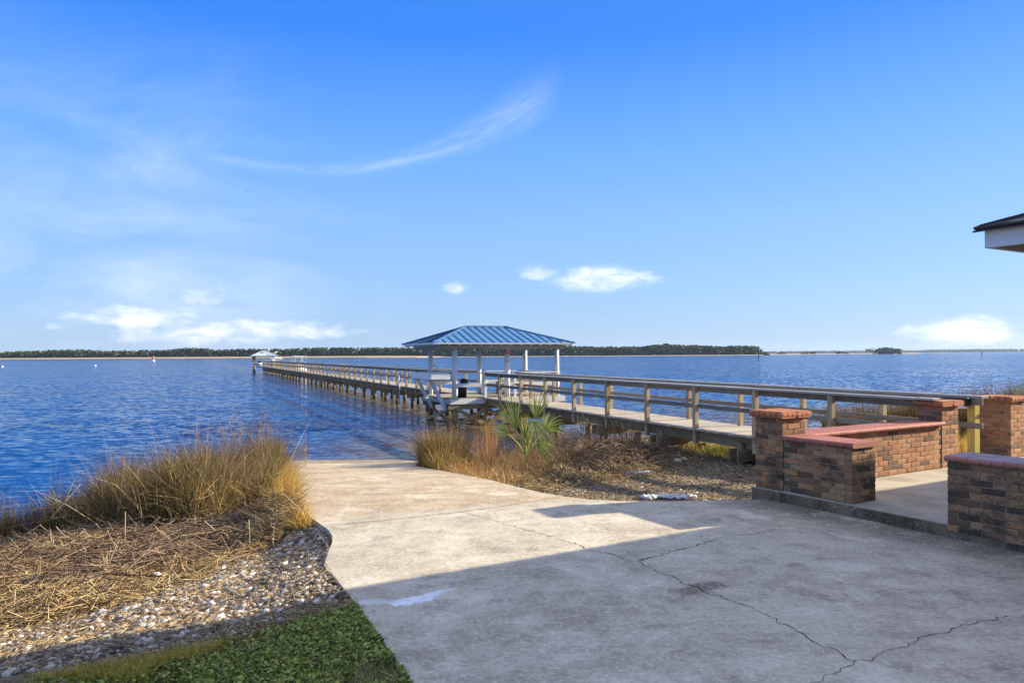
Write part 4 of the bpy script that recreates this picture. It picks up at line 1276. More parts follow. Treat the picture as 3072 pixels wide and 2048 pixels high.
# ------------------------------------------------------------------ far pavilion at the pier head
fp = thing('pierhead_pavilion', Q(.3, 97, WATER_Z), 'small distant pavilion with pale metal roof at the end of the pier', 'pavilion')
FD = PIER_D1
fa0, fa1, fd0, fd1 = 0.0, 2.95, FD + .2, FD + 3.2
for a in (fa0, fa1):
    for d in (fd0, fd1):
        p = Q(a, d, 0)
        MB().tube([(p.x, p.y, -2.4), (p.x, p.y, 1.9)], [.17, .15], 10).build('post', M['whitepost'] if a > 0 or d > FD + 1 else M['pile'], fp, True)
for d in np.arange(fd0, fd1 + .1, .32):
    pass
dk = MB()
for k in range(14):
    bboard('deck_board', Q(fa0 + .9, fd0 + .15 + k * .22, DECK - .02), Q(fa1 + .3, fd0 + .15 + k * .22, DECK - .02), .20, .04, M['deck'], fp)
for d in (fd0, fd1):
    bboard('beam', Q(fa0, d, 1.80), Q(fa1, d, 1.80), .08, .2, M['whiteboard'], fp)
    bboard('rail', Q(fa0, d, DECK + RAIL), Q(fa1, d, DECK + RAIL), .1, .05, M['whiteboard'], fp)
for a in (fa0, fa1):
    bboard('beam', Q(a, fd0, 1.80), Q(a, fd1, 1.80), .08, .19, M['whiteboard'], fp)
bboard('rail', Q(fa0, fd0, DECK + .2), Q(fa0 + 1.2, fd0, DECK + .2), .1, .1, M['beam'], fp)
hip_roof(fp, Q, fa0 - .5, fa1 + .55, fd0 - .5, fd1 + .5, 1.92, 2.72, 1.3, 1.7, FD + 1.7, M['palemetal'], M['silver'], .5, M['palemetal'])
# personal watercraft on a lift at the pier head
pw = thing('jet_ski', Q(.3, FD - .6, DECK), 'white jet ski parked on a lift at the pier head', 'jet ski')
def loft(name, sections, material, parent):
    m_ = MB(); n_ = len(sections[0])
    for s_ in sections: m_.v += [tuple(p) for p in s_]
    for i in range(len(sections) - 1):
        for k in range(n_):
            a = i * n_ + k; b_ = i * n_ + (k + 1) % n_
            m_.f.append((a, b_, b_ + n_, a + n_))
    m_.f += [tuple(range(n_))[::-1], tuple(range((len(sections) - 1) * n_, len(sections) * n_))]
    return m_.build(name, material, parent, True)
secs = []
for (x, w_, zb_, zt2_) in ((-1.45, .02, .55, .62), (-1.0, .30, .32, .72), (-.3, .50, .22, .78), (.5, .54, .2, .70), (1.25, .46, .24, .62)):
    secs.append([Q(.35 + x * .55, FD - .7 + k[0] * w_, DECK + (zb_ if k[1] < 0 else zt2_) - .05) for k in ((-.35, -1), (.35, -1), (1, 0.2), (.7, 1), (-.7, 1), (-1, 0.2))])
loft('hull', secs, M['white'], pw)
loft('seat', [[Q(.35 + x * .6, FD - .7 + k[0] * w_, DECK + .6 + h * k[1]) for k in ((-1, 0), (1, 0), (.7, 1), (-.7, 1))] for (x, w_, h) in ((-.1, .16, .30), (.5, .18, .28), (1.0, .15, .22))], M['black'], pw)
MB().tube([Q(.15, FD - 1.0, DECK + .95), Q(.15, FD - .4, DECK + .95)], .03, 8).build('handlebar', M['black'], pw, True)
lift = thing('boat_lift', Q(.3, FD - .6, WATER_Z), 'low timber lift carrying the jet ski at the pier head', 'lift')
for a in (-.3, .8):
    bboard('bunk', Q(a, FD - 1.1, DECK + .02), Q(a, FD - .1, DECK + .02), .15, .12, M['beam'], lift)
bboard('cradle', Q(-.4, FD - .5, DECK - .08), Q(1.1, FD - .5, DECK - .08), .15, .1, M['beam'], lift)
# moored white boat beyond the rail
boat = thing('moored_boat', Q(4.6, 80, WATER_Z), 'white open motor boat moored behind the far end of the boardwalk', 'boat')
secs = []
for (d, w_, zt2_) in ((-3.4, .95, .85), (-1.5, 1.1, .85), (.8, 1.05, .95), (2.6, .6, 1.1), (3.5, .05, 1.2)):
    secs.append([Q(4.6 + k[0] * w_, 80 + d, WATER_Z + (-.2 if k[1] < 0 else (zt2_ if k[1] > 0 else .2))) for k in ((-.25, -1), (.25, -1), (.85, 0), (1, 1), (-1, 1), (-.85, 0))])
loft('hull', secs, M['white'], boat)
bboard('console', Q(4.3, 80, WATER_Z + 1.3), Q(4.9, 80, WATER_Z + 1.3), .8, .9, M['white'], boat, .05)
for (a, d) in ((4.0, 79.4), (5.2, 79.4), (4.0, 81), (5.2, 81)):
    MB().tube([Q(a, d, WATER_Z + .8), Q(a, d + .1, WATER_Z + 2.55)], .03, 6).build('top_support', M['silver'], boat)
bboard('canopy', Q(4.6, 79.1, WATER_Z + 2.6), Q(4.6, 81.3, WATER_Z + 2.6), 1.6, .07, M['white'], boat, .02)
# outriggers lean against the sky like in the picture
for s in (-.6, .6):
    MB().tube([Q(4.6 + s, 78.2, WATER_Z + .9), Q(4.6 + s * 1.2, 76.4, WATER_Z + 2.7)], .04, 6).build('outrigger', M['white'], boat)

# perched gulls
def gull_mesh():
    m_ = MB()
    def ring(x, z, rw, rh, n_=8): return [Vector((x, rw * math.cos(2 * math.pi * k / n_), z + rh * math.sin(2 * math.pi * k / n_))) for k in range(n_)]
    secs = [ring(-.25, .24, .012, .01), ring(-.16, .235, .05, .035), ring(-.02, .235, .085, .075), ring(.09, .26, .08, .085), ring(.15, .32, .05, .06), ring(.185, .375, .045, .05), ring(.23, .375, .02, .02), ring(.285, .36, .006, .006)]
    for s_ in secs: m_.v += [tuple(p) for p in s_]
    for i in range(len(secs) - 1):
        for k in range(8):
            a = i * 8 + k; b_ = i * 8 + (k + 1) % 8
            m_.f.append((a, b_, b_ + 8, a + 8))
    m_.f += [tuple(range(8))[::-1], tuple(range(56, 64))]
    for s in (-.03, .03):
        m_.tube([(.0, s, .18), (.01, s, 0)], .008, 5)
    return m_.mesh('gull', True)
gm = gull_mesh(); gm.materials.append(M['gull'])
wing = MB()
for s in (-1, 1):
    wing.add([(.10, s * .088, .29), (-.06, s * .098, .27), (-.30, s * .03, .235), (-.05, s * .092, .20), (.08, s * .09, .22)], [(0, 1, 2, 3, 4)])
wing = wing.mesh('gull_wings'); wing.materials.append(M['gullgrey'])
def gull(p, rot, label, group, sc=1.3):
    m4 = Matrix.Translation(p) @ Matrix.Rotation(rot, 4, 'Z') @ Matrix.Scale(sc, 4)
    g = link('gull', gm, None, m4); tag(g, label, 'bird', group)
    link('folded_wings', wing, g, m4)
for k in range(11):
    d = FD - 1.5 - k * 1.35 - random.uniform(0, .6)
    gull(Q(A1 + .03, d, DECK + RAIL), random.uniform(0, 6.28), 'white gull perched on the boardwalk handrail near the pier head', 'gulls on the far handrail')
gull(Q(3.0, FD - .2, 1.98), .5, 'gull standing on the eave of the pier head roof', None, 1.6)
gull(Q(2.2, FD + .8, 2.40), 2.2, 'gull standing high on the hip of the pier head roof', None, 1.6)
# ------------------------------------------------------------------ scatter helpers
def blades(name, P, H, W, lean, az_, curve, material, parent=None, seg=3, kind='stuff', jit=0.25):
    """grass blades: P (n,3) roots, H heights, W widths, lean (horizontal reach / height), az_ lean direction, curve droop"""
    n = len(P)
    face = RNG.uniform(0, math.pi, n)
    wx, wy = np.cos(face), np.sin(face)
    Vs = []
    for k in range(seg + 1):
        f = k / seg
        reach = H * lean * (f ** (1 + curve))
        z = H * f * (1 - 0.25 * curve * lean * f)
        cx = P[:, 0] + np.cos(az_) * reach; cy = P[:, 1] + np.sin(az_) * reach; cz = P[:, 2] + z
        if k < seg:
            w = W * (1 - 0.75 * f) / 2
            Vs.append(np.stack([cx - wx * w, cy - wy * w, cz], 1)); Vs.append(np.stack([cx + wx * w, cy + wy * w, cz], 1))
        else:
            Vs.append(np.stack([cx, cy, cz], 1))
    nv = 2 * seg + 1
    V = np.stack(Vs, 1).reshape(-1, 3)
    b_ = np.arange(n) * nv
    F = []
    for k in range(seg - 1):
        F.append(np.stack([b_ + 2 * k, b_ + 2 * k + 1, b_ + 2 * k + 3, b_ + 2 * k + 2], 1))
    k = seg - 1
    F4 = np.concatenate(F) if F else np.zeros((0, 4), int)
    F3 = np.stack([b_ + 2 * k, b_ + 2 * k + 1, b_ + 2 * k + 2], 1)
    me_ = np_mesh(name, V, [F4, F3] if len(F4) else [F3])
    o_ = link(name, me_, parent, None, material)
    tag(o_, kind=kind)
    return o_
def lying(name, P, L, r, yaw, pitch, material, parent=None, kind='stuff'):
    """three-sided straws lying about"""
    n = len(P)
    d = np.stack([np.cos(yaw) * np.cos(pitch), np.sin(yaw) * np.cos(pitch), np.sin(pitch)], 1)
    s = np.stack([-np.sin(yaw), np.cos(yaw), np.zeros(n)], 1)
    u = np.cross(d, s)
    V = []
    for e in (-.5, .5):
        c = P + d * (L * e)[:, None]
        for k in range(3):
            an = 2 * math.pi * k / 3 + .5
            V.append(c + s * (r * math.cos(an))[:, None] + u * (r * math.sin(an))[:, None])
    V = np.stack(V, 1).reshape(-1, 3)
    b_ = np.arange(n) * 6
    F = np.concatenate([np.stack([b_ + k, b_ + (k + 1) % 3, b_ + 3 + (k + 1) % 3, b_ + 3 + k], 1) for k in range(3)])
    o_ = link(name, np_mesh(name, V, [F]), parent, None, material)
    return tag(o_, kind=kind)
ICO = None
def ico():
    global ICO
    if ICO is None:
        bm_ = bmesh.new(); bmesh.ops.create_icosphere(bm_, subdivisions=1, radius=1.0)
        ICO = (np.array([v.co[:] for v in bm_.verts]), np.array([[v.index for v in f.verts] for f in bm_.faces])); bm_.free()
    return ICO
def pebbles(name, P, S, material, flat=0.6, jit=0.35, parent=None, kind='stuff', smooth=False):
    v0, f0 = ico()
    n = len(P); m_ = len(v0)
    V = v0[None] * (1 + RNG.uniform(-jit, jit, (n, m_, 1)))
    V = V * (S[:, None, None] * np.stack([RNG.uniform(.7, 1.3, n), RNG.uniform(.7, 1.3, n), flat * RNG.uniform(.6, 1.3, n)], 1)[:, None, :])
    yaw = RNG.uniform(0, 6.28, n); tx = RNG.uniform(-.5, .5, n)
    c, s = np.cos(yaw)[:, None], np.sin(yaw)[:, None]
    y2 = V[..., 1] * np.cos(tx)[:, None] - V[..., 2] * np.sin(tx)[:, None]
    z2 = V[..., 1] * np.sin(tx)[:, None] + V[..., 2] * np.cos(tx)[:, None]
    X = V[..., 0] * c - y2 * s; Y = V[..., 0] * s + y2 * c
    V = np.stack([X, Y, z2], -1) + P[:, None, :]
    F = (f0[None] + (np.arange(n) * m_)[:, None, None]).reshape(-1, 3)
    o_ = link(name, np_mesh(name, V.reshape(-1, 3), [F], smooth), parent, None, material)
    return tag(o_, kind=kind) if kind else o_
def rand_in(poly, n):
    P = np.array(poly); lo = P.min(0); hi = P.max(0)
    out_ = np.zeros((0, 2))
    while len(out_) < n:
        q = RNG.uniform(lo, hi, (n * 2, 2))
        out_ = np.concatenate([out_, q[in_poly(q[:, 0], q[:, 1], poly)]])
    return out_[:n]
def on_land(q, lift=0.0):
    return np.stack([q[:, 0], q[:, 1], land_z(q[:, 0], q[:, 1]) + lift], 1)
def px_land(px, py):
    z = -0.3
    for _ in range(25):
        p = at_z(px, py, z)
        z = 0.5 * z + 0.5 * float(land_z(np.array([p.x]), np.array([p.y]))[0])
    return (p.x, p.y)
def keep_off_drive(q, margin=0.0):
    k = ~in_poly(q[:, 0], q[:, 1], DRIVE)
    if margin: k &= poly_dist(q[:, 0], q[:, 1], DRIVE) > margin
    return q[k]

# ------------------------------------------------------------------ left bank
LB = [px_land(*p) for p in ((-250, 1700), (-200, 2120), (1260, 2060), (1060, 1810), (975, 1700), (1000, 1612), (940, 1556), (880, 1500), (600, 1545), (250, 1600))]
# gravel
def gravel_zone(px_poly, n, s0, s1, name, material, flat=.6, lift=.0):
    q = keep_off_drive(rand_in([px_land(*p) for p in px_poly], n))
    S = s0 + (s1 - s0) * RNG.random(len(q)) ** 2.2
    return pebbles(name, on_land(q, lift), S, material, flat)
GRAV = [(1000, 1560), (760, 1590), (560, 1680), (330, 1760), (-150, 1870), (-200, 2060), (150, 2010), (560, 1930), (1060, 1830), (1010, 1740), (965, 1690), (1000, 1620)]
gravel_zone(GRAV, 9000, .006, .034, 'gravel', M['gravel'])
gravel_zone([(1000, 1600), (700, 1640), (420, 1760), (200, 1860), (420, 1900), (900, 1790), (990, 1700)], 3400, .012, .043, 'gravel', M['gravel'])
gravel_zone([(1010, 1600), (870, 1570), (760, 1640), (800, 1760), (1000, 1740)], 1600, .005, .018, 'gravel', M['litter'])
# straw wrack
q = keep_off_drive(rand_in([px_land(*p) for p in ((930, 1545), (800, 1520), (450, 1560), (-200, 1650), (-250, 1950), (150, 1870), (480, 1790), (700, 1690), (880, 1595))], 24000))
n = len(q)
bump_h = np.clip(vnoise(q[:, 0], q[:, 1], .9, 5) - .25, 0, 1) * .34
wy = R(25) + RNG.normal(0, .95, n)
lying('straw_wrack', on_land(q) + np.stack([np.zeros(n), np.zeros(n), RNG.uniform(0, 1, n) * (.02 + bump_h)], 1), RNG.uniform(.06, .34, n), RNG.uniform(.0013, .0040, n), wy, RNG.normal(0, .26, n), M['straw'])
q = keep_off_drive(rand_in([px_land(*p) for p in GRAV], 4600)); n = len(q)
lying('straw_bits', on_land(q, .02), RNG.uniform(.03, .16, n), RNG.uniform(.001, .0026, n), RNG.uniform(0, 6.28, n), RNG.normal(0, .12, n), M['straw'])
# dark tangle of twigs in the middle of the wrack
q = rand_in([px_land(*p) for p in ((760, 1590), (520, 1570), (160, 1640), (60, 1720), (420, 1720), (700, 1650))], 950); n = len(q)
lying('twig_tangle', on_land(q, .06) + np.stack([np.zeros(n), np.zeros(n), RNG.uniform(0, .14, n)], 1), RNG.uniform(.25, .95, n), RNG.uniform(.002, .006, n), R(15) + RNG.normal(0, .7, n), RNG.normal(0, .16, n), M['twig'])

# dry arching tufts and mid-sized sticks give the wrack its relief
TUFT = [px_land(*p) for p in ((900, 1560), (700, 1590), (400, 1620), (0, 1650), (-150, 1800), (250, 1800), (520, 1740), (760, 1650))]
cs = rand_in(TUFT, 46)
q = np.concatenate([np.stack([RNG.normal(c_[0], .09, 70), RNG.normal(c_[1], .09, 70)], 1) for c_ in cs]); q = keep_off_drive(q, .05); n = len(q)
blades('dry_tufts', on_land(q), RNG.uniform(.08, .34, n), RNG.uniform(.003, .007, n), RNG.uniform(.3, 1.9, n), RNG.uniform(0, 6.28, n), RNG.uniform(.5, 1.8, n), M['straw'])
q = rand_in(TUFT, 700); n = len(q)
lying('broken_sticks', on_land(q, .05) + np.stack([np.zeros(n), np.zeros(n), RNG.uniform(0, .12, n)], 1), RNG.uniform(.15, .8, n), RNG.uniform(.0025, .007, n), R(20) + RNG.normal(0, .8, n), RNG.normal(0, .3, n), M['twig'])
# marsh grass along the water's edge
def reed_bed(name, poly, n, h0, h1, material, w=.006, lean=(.05, .5), az0=None, spread=6.28, base=-.02, clump=None):
    q = keep_off_drive(rand_in(poly, n), .04)
    if clump:
        m_ = vnoise(q[:, 0], q[:, 1], clump, 8) + RNG.random(len(q)) * .5 > .62
        q = q[m_]
    n = len(q)
    hs = (h0 + (h1 - h0) * RNG.random(n)) * (.30 + .75 * vnoise(q[:, 0], q[:, 1], 1.1, 4) + .65 * vnoise(q[:, 0], q[:, 1], 3.2, 9))
    a = RNG.uniform(0, 6.28, n) if az0 is None else az0 + RNG.normal(0, spread, n)
    return blades(name, on_land(q, base), hs, w * RNG.uniform(.6, 1.5, n), RNG.uniform(*lean, n), a, RNG.uniform(.3, 1.6, n), material)
front = [px_land(*p) for p in ((120, 1625), (280, 1618), (460, 1612), (640, 1590), (760, 1545), (835, 1490), (850, 1440))]
back = [(-4.5, 17.2), (-5.2, 16.6), (-5.9, 14.4), (-6.2, 12.9), (-6.6, 11.9)]
main_bed = front + back
def inner(poly, f, cx=None):
    c_ = np.mean(np.array(poly), 0)
    return [tuple(c_ + (np.array(p) - c_) * f) for p in poly]
reed_bed('marsh_grass', main_bed, 11000, .25, .80, M['marsh'], .0075, (.05, 1.1), None, 6, -.02, 2.2)
reed_bed('rusty_grass', main_bed, 5200, .25, .75, M['rust'], .007, (.05, 1.1), None, 6, -.02, 1.7)
reed_bed('straw_stems', main_bed, 3200, .35, .95, M['straw'], .006, (.2, 1.6))
reed_bed('marsh_grass', inner(main_bed, .80), 9000, .55, 1.15, M['marsh'], .0075, (.03, .8), None, 6, -.02, 2.6)
mound = [px_land(*p) for p in ((270, 1600), (420, 1600), (600, 1585), (730, 1540), (800, 1480))] + [(-4.6, 15.2), (-5.6, 14.2), (-6.0, 13.2), (-6.1, 12.4)]
reed_bed('marsh_grass', mound, 6000, .50, 1.25, M['marsh'], .0075, (.05, .9), None, 6, -.02, 2.4)
reed_bed('marsh_grass', [px_land(*p) for p in ((285, 1590), (400, 1598), (520, 1592))] + [(-5.3, 13.2), (-5.9, 12.9), (-6.1, 12.1)], 3200, .60, 1.15, M['marsh'], .0075, (.05, 1.0))
reed_bed('green_marsh_grass', mound, 5000, .45, .95, M['marshgreen'], .0075, (.05, .7))
reed_bed('green_marsh_grass', main_bed, 7000, .30, .85, M['marshgreen'], .0075, (.03, .4))
reed_bed('marsh_grass', [(-5.4, 14.2), (-5.2, 16.6), (-4.5, 17.3), (-4.1, 16.4), (-4.4, 14.6)], 5000, .6, 1.05, M['marsh'], .006, (.03, .3))
reed_bed('marsh_grass', [(-7.6, 10.0), (-7.1, 11.3), (-6.0, 13.0), (-5.5, 12.2), (-6.2, 10.6), (-6.9, 9.6)], 4200, .25, .68, M['marsh'], .006, (.03, .35), None, 6, -.02, 1.6)
reed_bed('marsh_grass', [(-9.5, 8.0), (-7.3, 10.9), (-6.7, 9.8), (-8.3, 7.2)], 2200, .25, .6, M['marsh'], .006, (.03, .35), None, 6, -.02, 1.6)
# golden fringe beside the ramp
edge = [px_land(*p) for p in ((838, 1430), (868, 1470), (905, 1525), (935, 1560), (900, 1580), (850, 1545), (800, 1500), (780, 1440), (800, 1415))]
reed_bed('golden_grass', edge, 7500, .22, .55, M['gold'], .0065, (.3, 1.2), R(-20), .9)
reed_bed('golden_grass', [px_land(*p) for p in ((850, 1500), (925, 1560), (930, 1590), (860, 1600), (780, 1560))], 2200, .12, .34, M['gold'], .006, (.3, 1.3), R(-20), 1.2)
reed_bed('golden_grass', [px_land(*p) for p in ((895, 1500), (930, 1545), (900, 1560), (868, 1515))], 500, .2, .40, M['gold'], .005, (.1, .6), R(-10), .8)
reed_bed('marsh_grass', [px_land(*p) for p in ((800, 1400), (838, 1402), (850, 1440), (815, 1450))], 900, .5, .85, M['marshgreen'], .006, (.02, .2))
# low straw-coloured grass at the foot of the bed
reed_bed('dry_grass', [(-5.2, 10.6), (-4.8, 11.9), (-3.5, 12.6), (-2.8, 11.2), (-2.5, 9.2), (-3.3, 8.9), (-4.4, 9.8)], 4200, .12, .42, M['straw'], .005, (.3, 1.4))
reed_bed('tall_wisps', inner(main_bed, .85), 1100, .85, 1.45, M['plume'], .0045, (.02, .45))
reed_bed('tall_wisps', [(-7.6, 10.0), (-7.1, 11.3), (-6.0, 13.0), (-5.5, 12.2), (-6.2, 10.6), (-6.9, 9.6)], 260, .5, .95, M['plume'], .004, (.02, .5))
q = keep_off_drive(rand_in(main_bed, 3600), .05); n = len(q)
lying('broken_blades', on_land(q) + np.stack([np.zeros(n), np.zeros(n), RNG.uniform(.08, .75, n) * (.3 + .75 * vnoise(q[:, 0], q[:, 1], 1.1, 4))], 1), RNG.uniform(.15, .55, n), RNG.uniform(.0018, .0042, n), RNG.uniform(0, 6.28, n), RNG.normal(0, .6, n), M['marsh'])
q = keep_off_drive(rand_in(main_bed, 1500), .05); n = len(q)
lying('broken_blades', on_land(q) + np.stack([np.zeros(n), np.zeros(n), RNG.uniform(.08, .7, n) * (.3 + .75 * vnoise(q[:, 0], q[:, 1], 1.1, 4))], 1), RNG.uniform(.2, .7, n), RNG.uniform(.0018, .0042, n), RNG.uniform(0, 6.28, n), RNG.normal(0, .5, n), M['straw'])
# dark inner shade stems
reed_bed('dead_stems', main_bed, 1500, .5, 1.1, M['twig'], .004, (.02, .5))
# weeds
def weed_at(px, py, n, h, rad, material=None, name='weed'):
    c = px_land(px, py)
    q = np.stack([RNG.normal(c[0], rad, n), RNG.normal(c[1], rad, n)], 1)
    q = keep_off_drive(q); n = len(q)
    return blades(name, on_land(q), h * RNG.uniform(.5, 1.2, n), .012 * RNG.uniform(.6, 1.4, n), RNG.uniform(.1, .9, n), RNG.uniform(0, 6.28, n), RNG.uniform(.3, 1.2, n), material or M['weed'])
for i, (px, py, n, h, r_) in enumerate(((745, 1520, 130, .42, .10), (745, 1590, 110, .16, .13), (150, 1700, 120, .16, .14), (860, 1590, 160, .07, .16), (160, 1780, 60, .10, .15), (690, 1500, 90, .2, .1))):
    weed_at(px, py, n, h, r_)

# tall seed-headed plants
def plume_plant(x, y, h, n_st, spread, label, group=None):
    z = float(land_z(np.array([x]), np.array([y]))[0])
    th = thing('seedhead_plant', (x, y, z), label, 'plant', group)
    st = MB(); tw = MB()
    for k in range(n_st):
        an = random.uniform(0, 6.28); rr = random.uniform(0, spread * .35)
        b0_ = Vector((x + rr * math.cos(an), y + rr * math.sin(an), z - .03))
        hh = h * random.uniform(.6, 1.0)
        tip = b0_ + Vector((math.cos(an) * spread * random.uniform(.1, .6), math.sin(an) * spread * random.uniform(.1, .6), hh))
        mid = (b0_ + tip) / 2 + Vector((random.uniform(-.03, .03), random.uniform(-.03, .03), .02))
        st.tube([b0_, mid, tip], [.004, .003, .0018], 4, False)
        for j in range(16):
            f_ = random.uniform(.45, 1.0)
            p_ = b0_.lerp(tip, f_)
            a2 = random.uniform(0, 6.28); L_ = random.uniform(.05, .16) * (1.25 - f_ * .6)
            e_ = p_ + Vector((math.cos(a2) * L_ * .7, math.sin(a2) * L_ * .7, L_ * .75))
            s_ = Vector((-math.sin(a2), math.cos(a2), 0)) * .0032
            tw.add([p_ - s_, p_ + s_, e_ + s_ * .9, e_ - s_ * .9], [(0, 1, 2, 3)])
            for _ in range(2):
                e2 = p_.lerp(e_, random.uniform(.5, 1)) + Vector((random.uniform(-.02, .02), random.uniform(-.02, .02), random.uniform(0, .03)))
                tw.add([e2 + Vector((-.006, 0, 0)), e2 + Vector((.006, .002, 0)), e2 + Vector((0, 0, .018))], [(0, 1, 2)])
    tag(st.build('stems', M['twig'], th), kind='stuff')
    tag(tw.build('seed_heads', M['plume'], th), kind='stuff')
    return th
plume_plant(-5.05, 13.9, 1.55, 26, .75, 'tall grey brown seed-headed plant rising above the left marsh grass')
plume_plant(-4.45, 15.6, 1.02, 8, .35, 'thin seed-headed plant in the marsh grass close to the ramp')
plume_plant(-5.85, 11.7, .78, 9, .4, 'low seed-headed plant at the gap in the left marsh grass')
c = px_land(1700, 1395)
plume_plant(1.45, 15.4, 1.15, 9, .25, 'slender seed-headed plant in front of the boardwalk beside the palm')
plume_plant(1.1, 16.6, .8, 10, .5, 'dark seed-headed plant under the boardwalk')
plume_plant(10.0, 20.9, .9, 10, .5, 'seed-headed plant seen through the boardwalk rails above the long wall')

# driftwood branches
def branch(pts_px, r0, label=None, group=None, lift=.05, forks=()):
    pts = []
    for i, (px, py, up) in enumerate(pts_px):
        x, y = px_land(px, py)
        pts.append(Vector((x, y, float(land_z(np.array([x]), np.array([y]))[0]) + lift + up)))
    fine = [pts[0]]
    for a, b_ in zip(pts[:-1], pts[1:]):
        for k in range(1, 5):
            fine.append(a.lerp(b_, k / 4) + Vector((random.uniform(-1, 1), random.uniform(-1, 1), random.uniform(-.3, .6))) * .012)
    n_ = len(fine)
    m_ = MB().tube(fine, [r0 * (1 - .75 * i / (n_ - 1)) for i in range(n_)], 7)
    for (i, dx_, dy_, dz_) in forks:
        p = fine[min(i, n_ - 2)]
        m_.tube([p, p + Vector((dx_, dy_, dz_)) * .5 + Vector((0, 0, .03)), p + Vector((dx_, dy_, dz_))], [r0 * .5, r0 * .35, r0 * .15], 6)
    o_ = m_.build('driftwood_branch', M['wood_stick'], None, True)
    return tag(o_, label, 'branch', group)
branch([(80, 1740, .02), (130, 1690, .04), (180, 1660, .06), (250, 1648, .04)], .022, 'thick forked driftwood branch lying at the left end of the straw', None, .05, ((6, -.1, .12, .22), (9, .2, .1, .12)))
branch([(265, 1642, .0), (283, 1560, .18), (287, 1495, .48)], .014, 'upright dead brown stick standing in front of the marsh grass')
branch([(660, 1705, .0), (760, 1680, .03), (920, 1668, .02)], .011, 'long thin dark branch lying across the left gravel')
branch([(520, 1575, .05), (600, 1490, .30), (640, 1440, .52)], .012, 'leaning dead branch sticking up from the twig tangle', None, .05, ((4, .1, .0, .25),))
G_ = 'thin driftwood sticks on the left wrack'
for pl in ([(150, 1620, .05), (330, 1610, .1), (560, 1590, .08)], [(180, 1680, .05), (380, 1672, .08), (600, 1640, .06)], [(600, 1590, .05), (700, 1460, .3), (775, 1375, .55)],
           [(640, 1560, .04), (760, 1530, .12), (890, 1460, .25)], [(60, 1790, .03), (300, 1790, .04), (420, 1770, .03)], [(300, 1640, .05), (420, 1600, .12), (650, 1560, .1)],
           [(430, 1600, .05), (480, 1660, .08), (400, 1720, .03)], [(680, 1620, .03), (830, 1560, .1), (935, 1530, .12)]):
    branch(pl, random.uniform(.006, .010), 'thin dead stick lying over the straw on the left bank', G_)
# shells and scraps
for i, (px, py, s_) in enumerate(((466, 1737, .05), (668, 1716, .04), (815, 1628, .032), (1, 1, 0), (545, 1593, .05), (850, 1705, .05))):
    if s_ == 0: continue
    x, y = px_land(px, py)
    z = float(land_z(np.array([x]), np.array([y]))[0])
    o_ = pebbles('shell', np.array([(x, y, z + .045)]), np.array([s_]), M['shell'], .35, .3, None, None, True)
    tag(o_, 'bleached white shell lying on the left bank', 'shell', 'white shells on the left bank')

# lawn of clover leaves in the near left corner
LAWN = [px_land(*p) for p in ((1240, 2056), (1130, 1900), (1085, 1838), (960, 1852), (800, 1892), (700, 1925), (560, 1968), (330, 2010), (60, 2056), (-100, 2200), (1330, 2200))]
q = keep_off_drive(rand_in(LAWN, 32000))
edge_d = poly_dist(q[:, 0], q[:, 1], LAWN)
q = q[RNG.random(len(q)) < np.clip(edge_d / .28, .06, 1) + 1.0 * (poly_dist(q[:, 0], q[:, 1], DRIVE) < .5)]
q = q[vnoise(q[:, 0], q[:, 1], 2.3, 21) + .5 * vnoise(q[:, 0], q[:, 1], 7, 22) + RNG.random(len(q)) * .35 > .62]; n = len(q)
P = on_land(q)
yaw = RNG.uniform(0, 6.28, n); S = .0045 + .0105 * RNG.random(n) ** 1.6; hh = RNG.uniform(.006, .042, n)
tx, ty = np.clip(RNG.normal(0, .4, n), -.9, .9), np.clip(RNG.normal(0, .4, n), -.9, .9)
V = []
for k in range(5):
    an = 2 * math.pi * k / 5
    ex_ = np.cos(an + yaw) * S * (1.25 if k == 0 else 1); ey_ = np.sin(an + yaw) * S
    V.append(np.stack([P[:, 0] + ex_, P[:, 1] + ey_, P[:, 2] + hh + ex_ * np.tan(tx) + ey_ * np.tan(ty)], 1))
V = np.stack(V, 1).reshape(-1, 3)
o = link('clover_lawn', np_mesh('clover_lawn', V, [np.arange(n * 5).reshape(n, 5)]), None, None, M['lawn']); tag(o, kind='stuff')
q = keep_off_drive(rand_in(LAWN, 9000)); n = len(q)
blades('lawn_grass', on_land(q), RNG.uniform(.02, .085, n), RNG.uniform(.003, .006, n), RNG.uniform(.1, 1.3, n), RNG.uniform(0, 6.28, n), RNG.uniform(.3, 1.2, n), M['lawn'], None, 2)
q = keep_off_drive(rand_in(LAWN, 700)); n = len(q)
lying('straw_bits', on_land(q, .035), RNG.uniform(.03, .12, n), RNG.uniform(.001, .0022, n), RNG.uniform(0, 6.28, n), RNG.normal(0, .3, n), M['straw'])
q = keep_off_drive(rand_in([px_land(*p) for p in ((720, 1920), (560, 1960), (250, 2020), (60, 2060), (400, 2060), (520, 1995), (640, 1968))], 2600)); n = len(q)
blades('yellow_grass', on_land(q), RNG.uniform(.03, .11, n), RNG.uniform(.003, .006, n), RNG.uniform(.1, .9, n), RNG.uniform(0, 6.28, n), RNG.uniform(.3, 1.2, n), M['lawngold'], None, 2)  # sunlit patch of lawn put into the yellow blade colour

# straw and bare sand where the lawn thins out into the gravel
q = keep_off_drive(rand_in([px_land(*p) for p in ((1075, 1815), (900, 1830), (650, 1905), (300, 1990), (60, 2040), (200, 2056), (560, 1985), (720, 1945), (960, 1880), (1100, 1860))], 2600)); n = len(q)
lying('straw_bits', on_land(q, .012), RNG.uniform(.03, .16, n), RNG.uniform(.001, .0026, n), RNG.uniform(0, 6.28, n), RNG.normal(0, .2, n), M['straw'])
